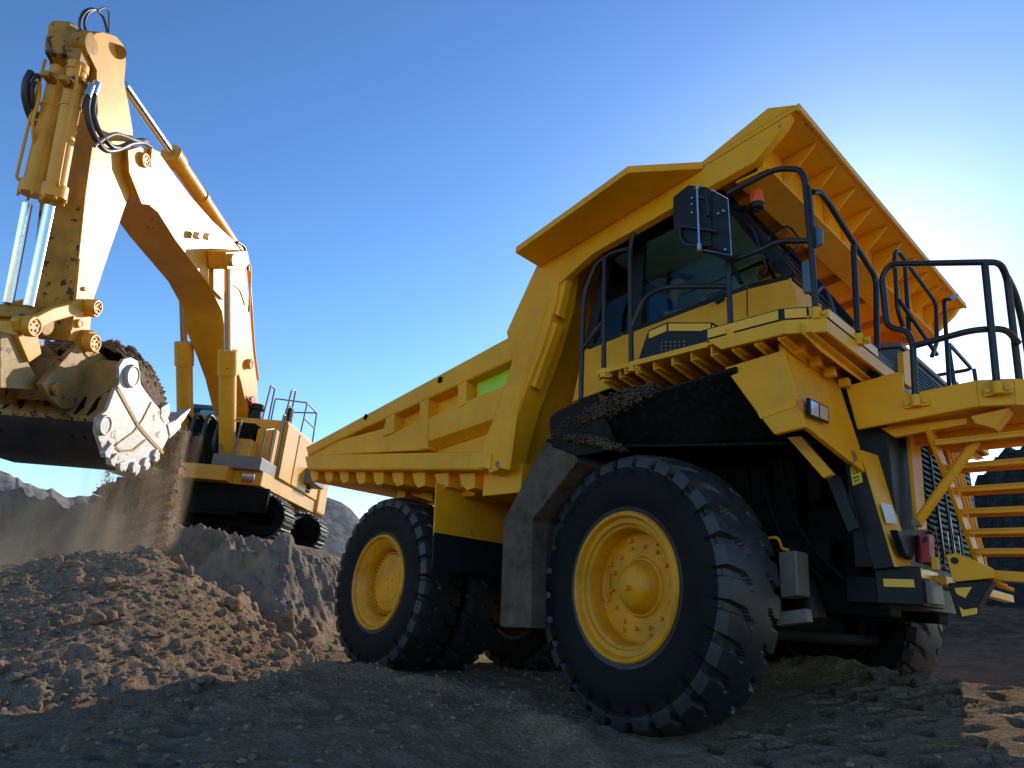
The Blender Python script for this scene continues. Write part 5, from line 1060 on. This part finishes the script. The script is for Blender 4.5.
lip = np.exp(-((bh-1.55)/.4)**2)*(bh > .2); Z += lip*.25*np.clip(.4+1.6*fbm(X*1.3, Y*1.3, 4, 45), 0, 1.5)*sstep(13.6, 12.6, d)
# the land rises gently behind and to the right, then climbs into quarry faces
Z += np.clip(d-13, 0, 60)*.035*sstep(-5, 0, l)
def hill(cd, cl, sd, sl, h, s, rg=.35):
    e = np.exp(-(((d-cd)/sd)**2+((l-cl)/sl)**2)); return h*e*(1+rg*ridged(X*.09, Y*.09, 5, s)*.6+.12*ridged(X*.5, Y*.5, 4, s+3))
Z += hill(48, 40.5, 8, 9, 11.0, 51, .12) + hill(62, 60, 14, 20, 11, 53, .15) + hill(52, -13, 7, 4.0, 4.6, 55) + hill(50, -22, 8, 12, 2.2, 57, .12) + hill(34, -30, 6, 7, 4.4, 59, .12) + hill(40, -18.5, 6, 5, 3.2, 63, .12) + hill(150, 0, 40, 120, 3.0, 61) + hill(30, 20, 12, 9, 1.6, 67)
Z -= np.clip(d-200, 0, 1e4)*.01
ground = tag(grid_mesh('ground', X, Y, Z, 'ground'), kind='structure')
pa = ground.data.attributes.new('print_shade', 'FLOAT', 'POINT'); pa.data.foreach_set('value', np.clip(sum(dent_shade), 0, 1).astype(np.float32).ravel())
def ground_z(x, y):
    i = int(np.searchsorted(gy, y)); j = int(np.searchsorted(gx, x)); return float(Z[min(i, len(gy)-1), min(j, len(gx)-1)])
# steeper parts show rock: second material driven by slope and distance inside the ground shader
gm = M['ground']; nt = gm.node_tree; ns, ls = nt.nodes, nt.links
bs = [n for n in ns if n.type == 'BSDF_PRINCIPLED'][0]; src_ = bs.inputs['Base Color'].links[0].from_socket
geo = ns.new('ShaderNodeNewGeometry'); sxy = ns.new('ShaderNodeSeparateXYZ'); ls.new(geo.outputs['Position'], sxy.inputs[0])
n1 = noise(ns, ls, geo.outputs['Position'], .22, 8, .7); n2 = noise(ns, ls, geo.outputs['Position'], 1.6, 8, .75)
rockc = mixc(ns, ls, ramp(ns, ls, n1, .35, .65), (.055,.056,.058), (.12,.11,.10)); rockc = mixc(ns, ls, ramp(ns, ls, n2, .5, .62), rockc, (.22,.195,.165))  # rock darkened: the shade of backlit hill faces is put into its colour
lx = ns.new('ShaderNodeMapRange'); ls.new(sxy.outputs['X'], lx.inputs[0]); lx.inputs[1].default_value = -14; lx.inputs[2].default_value = -26
rockc = mixc(ns, ls, lx.outputs[0], rockc, mixc(ns, ls, ramp(ns, ls, n2, .4, .62), (.17,.165,.155), (.36,.33,.28)))
ds = ns.new('ShaderNodeVectorMath'); ds.operation = 'DISTANCE'; ls.new(geo.outputs['Position'], ds.inputs[0]); ds.inputs[1].default_value = (cx_, cy_, 0)
mr = ns.new('ShaderNodeMapRange'); ls.new(ds.outputs['Value'], mr.inputs[0]); mr.inputs[1].default_value = 14; mr.inputs[2].default_value = 26
gcol = mixc(ns, ls, mr.outputs[0], src_, rockc)
mb_ = ns.new('ShaderNodeMapRange'); ls.new(ds.outputs['Value'], mb_.inputs[0]); mb_.inputs[1].default_value = 9.0; mb_.inputs[2].default_value = 11.0
mz_ = ns.new('ShaderNodeMapRange'); ls.new(sxy.outputs['Z'], mz_.inputs[0]); mz_.inputs[1].default_value = .25; mz_.inputs[2].default_value = .6
bk_ = ns.new('ShaderNodeMath'); bk_.operation = 'MULTIPLY'; ls.new(mb_.outputs[0], bk_.inputs[0]); ls.new(mz_.outputs[0], bk_.inputs[1])
inv = ns.new('ShaderNodeMath'); inv.operation = 'SUBTRACT'; inv.inputs[0].default_value = 1; ls.new(mr.outputs[0], inv.inputs[1])
bk2 = ns.new('ShaderNodeMath'); bk2.operation = 'MULTIPLY'; ls.new(bk_.outputs[0], bk2.inputs[0]); ls.new(inv.outputs[0], bk2.inputs[1])
gcol = mixc(ns, ls, bk2.outputs[0], gcol, mixc(ns, ls, ramp(ns, ls, n2, .4, .65), (.22,.175,.13), (.36,.29,.22)))
# far ground beyond the truck darkened: hill shade painted into the colour
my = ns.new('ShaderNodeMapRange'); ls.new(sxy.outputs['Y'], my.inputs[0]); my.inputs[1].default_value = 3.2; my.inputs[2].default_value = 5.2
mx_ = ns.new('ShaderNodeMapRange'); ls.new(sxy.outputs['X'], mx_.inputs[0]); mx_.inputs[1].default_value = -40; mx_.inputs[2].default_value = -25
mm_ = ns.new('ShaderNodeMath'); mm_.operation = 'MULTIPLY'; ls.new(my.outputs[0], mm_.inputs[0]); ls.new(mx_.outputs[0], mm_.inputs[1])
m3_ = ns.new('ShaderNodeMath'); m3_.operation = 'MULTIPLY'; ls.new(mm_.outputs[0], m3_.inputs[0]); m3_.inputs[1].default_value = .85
hill_shade = mixc(ns, ls, ramp(ns, ls, n2, .4, .65), (.016,.017,.019), (.034,.034,.034))
px_n = ns.new('ShaderNodeMapRange'); ls.new(sxy.outputs['X'], px_n.inputs[0]); px_n.inputs[1].default_value = 2.2; px_n.inputs[2].default_value = 4.5
pale = mixc(ns, ls, ramp(ns, ls, n2, .4, .65), (.46,.37,.27), (.60,.50,.38))     # quarry floor paled ahead of the truck to bounce light onto its front
gcol = mixc(ns, ls, px_n.outputs[0], mixc(ns, ls, m3_.outputs[0], gcol, hill_shade), pale)
# shade inside the tire print dents, painted dark into the soil colour
at = ns.new('ShaderNodeAttribute'); at.attribute_name = 'print_shade'; pm = ns.new('ShaderNodeMath'); pm.operation = 'MULTIPLY'; ls.new(at.outputs['Fac'], pm.inputs[0]); pm.inputs[1].default_value = .62
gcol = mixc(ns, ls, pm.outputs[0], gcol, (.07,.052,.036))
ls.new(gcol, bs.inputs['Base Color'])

# ---- the dumped pile
def pile_h(x, y):
    dd, ll = dl(x, y)
    px_, py_ = ll+5.15, dd-10.2
    front = np.clip(-py_/3.75, 0, 2); back = np.clip(py_/2.2, 0, 2); rt = np.clip(px_/2.75, 0, 2); lf = np.clip(-px_/6.5, 0, 2)
    r_ = np.sqrt((front+back)**2+(rt+lf)**2)
    h = 1.72*np.clip(1-r_, 0, 1)**.85
    h2 = 1.05*np.clip(1-np.sqrt(((ll+7.2)/3.6)**2+(np.where(dd < 9.2, (dd-9.2)/2.7, (dd-9.2)/3.5))**2), 0, 1)**.85
    return np.maximum(h, h2)
ax = np.arange(-11.5, -2.2, .030); ay = np.arange(-8.2, 3.2, .030)
PX, PY = np.meshgrid(ax, ay); hh = pile_h(PX, PY); on_ = sstep(0.0, .12, hh)
hp = hh + on_*(.09*fbm(PX*1.3, PY*1.3, 3, 81)+.06*np.clip(fbm(PX*4.2, PY*4.2, 5, 83, .62)+.05, -.1, 1)+.05*np.clip(fbm(PX*11, PY*11, 3, 85, .6), -.05, 1)) - .07
base = np.array([[0.0]])
gi = np.clip(np.searchsorted(gy, ay), 0, len(gy)-1); gj = np.clip(np.searchsorted(gx, ax), 0, len(gx)-1)
gz = Z[np.ix_(gi, gj)]
PZ = np.where(hh > .001, np.where(gz < 0, gz, gz*.55)+hp, gz-.15)
pile = tag(grid_mesh('dirt_pile', PX, PY, PZ, 'pile'), 'sunlit pile of freshly dumped brown earth and stones beside the truck', 'dirt pile')
# ---- stones: the large ones one by one, the gravel as one mass
def rock_mesh(seed, sub=3):
    bm = bmesh.new(); bmesh.ops.create_icosphere(bm, subdivisions=sub, radius=1)
    rn = random.Random(seed); planes = [(Vector((rn.gauss(0,1),rn.gauss(0,1),rn.gauss(0,1))).normalized(), rn.uniform(.55,.85)) for _ in range(14)]
    from mathutils import noise as mn
    for v_ in bm.verts:
        p = v_.co.normalized(); r = 1.0
        for n_, dd in planes:
            c = p.dot(n_)
            if c > 1e-3: r = min(r, dd/c)
        r *= 1+.06*mn.noise(p*3+Vector((seed,0,0))); v_.co = p*r
    for f in bm.faces: f.smooth = True
    for e in bm.edges:
        if len(e.link_faces) == 2 and e.calc_face_angle(0) > R(30): e.smooth = False
    me = bpy.data.meshes.new('rock'); bm.to_mesh(me); bm.free(); me.materials.append(M['rock']); return me
RK = [rock_mesh(s) for s in range(8)]
rn = random.Random(11)
def surf(x, y):
    i = int(round((y-ay[0])/.030)); j = int(round((x-ax[0])/.030))
    if 0 <= i < len(ay) and 0 <= j < len(ax): return max(float(PZ[i,j]), ground_z(x, y))
    return ground_z(x, y)
def wpos(dd, ll): return (cx_+dd*math.cos(az)+ll*math.sin(az), cy_+dd*math.sin(az)-ll*math.cos(az))
spots = []
for k in range(60):
    dd, ll = rn.uniform(6.3, 10.2), rn.uniform(-7.2, -2.4)
    x, y = wpos(dd, ll)
    if pile_h(np.array(x), np.array(y)) > .02: spots.append((x, y, rn.uniform(.05, .12)))
for k in range(26):     # rubble toe at the right foot of the pile
    dd, ll = rn.uniform(7.8, 9.8), rn.uniform(-3.9, -2.3); x, y = wpos(dd, ll); spots.append((x, y, rn.uniform(.04, .10)))
for k in range(60):     # rubble on the bench slope
    dd, ll = rn.uniform(9.6, 12.6), rn.uniform(-6.2, -2.3); x, y = wpos(dd, ll); spots.append((x, y, rn.uniform(.05, .16)))
for k in range(14):     # stray stones near the tires
    dd, ll = rn.uniform(4.5, 9), rn.uniform(-2.2, .2); x, y = wpos(dd, ll); spots.append((x, y, rn.uniform(.018, .045)))
for x, y, s in spots:
    o = bpy.data.objects.new('rock', RK[rn.randrange(8)]); COL.objects.link(o)
    o.location = (x, y, surf(x, y)+s*.25); o.rotation_euler = (rn.random()*6, rn.random()*6, rn.random()*6); o.scale = (s*rn.uniform(.8,1.3), s*rn.uniform(.7,1.1), s*rn.uniform(.6,.9))
    dd_, ll_ = dl(x, y)
    if pile_h(np.array(x), np.array(y)) > .02: tag(o, 'loose angular brown stone lying on the dumped dirt pile', 'rock', 'loose stones on the dirt pile')
    elif dd_ > 9.4: tag(o, 'brown boulder on the grey bank between the dirt pile and the excavator tracks', 'rock', 'boulders on the bank below the excavator')
    elif ll_ < -2.2: tag(o, 'brown stone in the rubble at the right foot of the dirt pile', 'rock', 'rubble at the foot of the dirt pile')
    else: tag(o, 'small stray stone on the shaded ground beside the truck tires', 'rock', 'stray stones near the truck tires')
V_, F_ = [], []
tmpl = []
for s in range(5):
    bm = bmesh.new(); bmesh.ops.create_icosphere(bm, subdivisions=1, radius=1); r2 = random.Random(90+s)
    for v_ in bm.verts: v_.co *= r2.uniform(.65, 1.1)
    bm.verts.index_update(); tmpl.append((np.array([v_.co[:] for v_ in bm.verts]), [[v_.index for v_ in f.verts] for f in bm.faces])); bm.free()
def scatter(n, fpos, smin, smax):
    for k in range(n):
        q = fpos()
        if q is None: continue
        x, y = q; tv, tf = tmpl[rn.randrange(5)]; s = smin+(smax-smin)*rn.random()**3; a = rn.random()*6.28; c, s_ = math.cos(a), math.sin(a)
        b = len(V_); z = surf(x, y)
        sc = s*np.array([rn.uniform(.7,1.4), rn.uniform(.7,1.3), rn.uniform(.5,.9)]); t = tv*sc; t = np.stack([t[:,0]*c-t[:,1]*s_, t[:,0]*s_+t[:,1]*c, t[:,2]], 1)+np.array([x,y,z+s*.15])
        V_.extend(t.tolist()); F_.extend([[i+b for i in f] for f in tf])
def f_pile():
    x, y = wpos(rn.uniform(6.2, 10.5), rn.uniform(-9, -2.2)); return (x, y) if pile_h(np.array(x), np.array(y)) > .0 else None
def f_near():
    q = wpos(1.8+rn.random()**1.5*9, rn.uniform(-4, 4.5))
    return None if (-.1 < q[0] < 4 and -3.0 < q[1] < .9 and rn.random() < .85) else q
scatter(5200, f_pile, .008, .05); scatter(7000, f_near, .004, .03)
me = bpy.data.meshes.new('gravel'); me.from_pydata(V_, [], F_); me.update(); me.materials.append(M['rock'])
g = bpy.data.objects.new('gravel', me); COL.objects.link(g); tag(g, 'small brown stones and clods strewn over pile and ground', 'gravel', kind='stuff')

# ================================================================== falling earth and dust
top = to_world((4.422,0.800,1.755)); px_t, py_t = top.x, top.y
landx, landy = wpos(10.4, -5.35)
def stream(n, base_xy, ztop, zbot, r0, r1, seed, drift, smin=.006, smax=.028):
    r2 = random.Random(seed); vs, fs = [], []
    for k in range(n):
        t = r2.random(); z = ztop+(zbot-ztop)*t; rad = (r0+(r1-r0)*t)*min(1.9, abs(r2.gauss(0, .55))); a = r2.random()*6.283
        x, y = base_xy[0]+drift[0]*t+math.cos(a)*rad, base_xy[1]+drift[1]*t+math.sin(a)*rad
        tv, tf = tmpl[r2.randrange(5)]; s = smin+(smax-smin)*r2.random()**4; b = len(vs)
        vs.extend((tv*np.array([s, s, s*r2.uniform(.8,2.2)])+np.array([x,y,z])).tolist()); fs.extend([[i+b for i in f] for f in tf])
    return vs, fs
vs, fs = [], []
def add_stream(n, e, r0, r1, seed, smin=.005, smax=.024, zend=.05):
    p = to_world(e); v2, f2 = stream(n, (p.x, p.y), p.z, surf(p.x, p.y)+zend, r0, r1, seed, (0,0), smin, smax); b = len(vs); vs.extend(v2); fs.extend([[i+b for i in f] for f in f2]); return p
add_stream(6500, (4.422,0.800,1.755), .08, .20, 3); add_stream(5000, (4.194,0.550,1.939), .10, .34, 13); add_stream(2200, (4.503,0.900,1.823), .05, .26, 23, .004, .035)
add_stream(1800, (3.802,0.300,1.706), .10, .40, 33, .004, .018)
s2 = add_stream(4800, (4.913,0.600,1.033), .10, .30, 4, .004, .020); add_stream(900, (4.400,0.200,1.050), .10, .3, 14, .004, .014)
s3 = add_stream(2000, (5.567,0.300,0.868), .10, .34, 5, .003, .012)
me = bpy.data.meshes.new('falling_earth'); me.from_pydata(vs, [], fs); me.update(); me.materials.append(M['falling'])
fe = bpy.data.objects.new('falling_earth', me); COL.objects.link(fe); tag(fe, 'stream of brown earth pouring from the bucket onto the pile', 'falling earth', kind='stuff')
def dust(name, lo, hi, loc, dens, col, label, axis_fade=True, nscale=2.0, stretch=(1,1,.25)):
    m = MB(); m.lathe([(0,0),(hi[0],0),(hi[0],hi[2]),(0,hi[2])], (0,0,0), (0,0,1), 24) if axis_fade else m.box((-hi[0],-hi[1],0), hi)
    mt, nt, ns, ls = nodes_of(name+'_volume')
    out = ns.new('ShaderNodeOutputMaterial'); v = ns.new('ShaderNodeVolumePrincipled'); v.inputs['Color'].default_value = (*col,1); v.inputs['Anisotropy'].default_value = .35
    tc = ns.new('ShaderNodeTexCoord'); mp = ns.new('ShaderNodeMapping'); mp.inputs['Scale'].default_value = stretch; ls.new(tc.outputs['Object'], mp.inputs['Vector'])
    n = noise(ns, ls, mp.outputs['Vector'], nscale, 4, .6)
    sx = ns.new('ShaderNodeSeparateXYZ'); ls.new(tc.outputs['Object'], sx.inputs[0])
    def mth(op, a, b_=None, c_=None, clamp=False):
        q = ns.new('ShaderNodeMath'); q.operation = op; q.use_clamp = clamp
        for i, s in enumerate((a, b_, c_)):
            if s is None: continue
            if hasattr(s, 'is_linked'): ls.new(s, q.inputs[i])
            else: q.inputs[i].default_value = s
        return q.outputs[0]
    ex = mth('DIVIDE', sx.outputs['X'], hi[0]); ey = mth('DIVIDE', sx.outputs['Y'], hi[1])
    r2 = mth('ADD', mth('MULTIPLY', ex, ex), mth('MULTIPLY', ey, ey)); fall = mth('SUBTRACT', 1.0, r2, clamp=True); fall = mth('MULTIPLY', fall, fall)
    ez = mth('DIVIDE', sx.outputs['Z'], hi[2]); fz = mth('MULTIPLY', mth('SUBTRACT', 1.0, ez, clamp=True), 1.0)
    cl = mth('MULTIPLY', mth('SUBTRACT', n, .42, clamp=True), 4.5, clamp=True)
    dn = mth('MULTIPLY', mth('MULTIPLY', fall, cl), dens)
    if not axis_fade: dn = mth('MULTIPLY', dn, fz)
    ls.new(dn, v.inputs['Density']); ls.new(v.outputs[0], out.inputs['Volume'])
    o = m.build(name, mt); o.location = loc; tag(o, label, 'dust', kind='stuff'); return o
gz_ = surf(px_t, py_t)
dust('dust_column', None, (.46,.46,top.z-gz_+.1), (px_t, py_t, gz_-.1), 3.6, (.95,.74,.52), 'brown dust falling in a column below the bucket teeth', True, 3.0, (1,1,.16))
dust('dust_column', None, (.45,.45,s2.z-gz_), (s2.x, s2.y, gz_-.1), 3.0, (.95,.74,.52), 'thinner veil of dust falling beside the main column', True, 3.0, (1,1,.16))
dust('dust_column', None, (.55,.55,s3.z-gz_), (s3.x, s3.y, gz_-.1), 1.8, (.95,.74,.52), 'faint third veil of dust under the heel of the bucket', True, 3.0, (1,1,.16))
q = wpos(11.2, -7.4); dust('dust_cloud', None, (2.6,2.2,2.2), (q[0], q[1], .5), .62, (.74,.59,.44), 'low cloud of brown dust drifting behind the pile', False, .8, (1,1,.8))
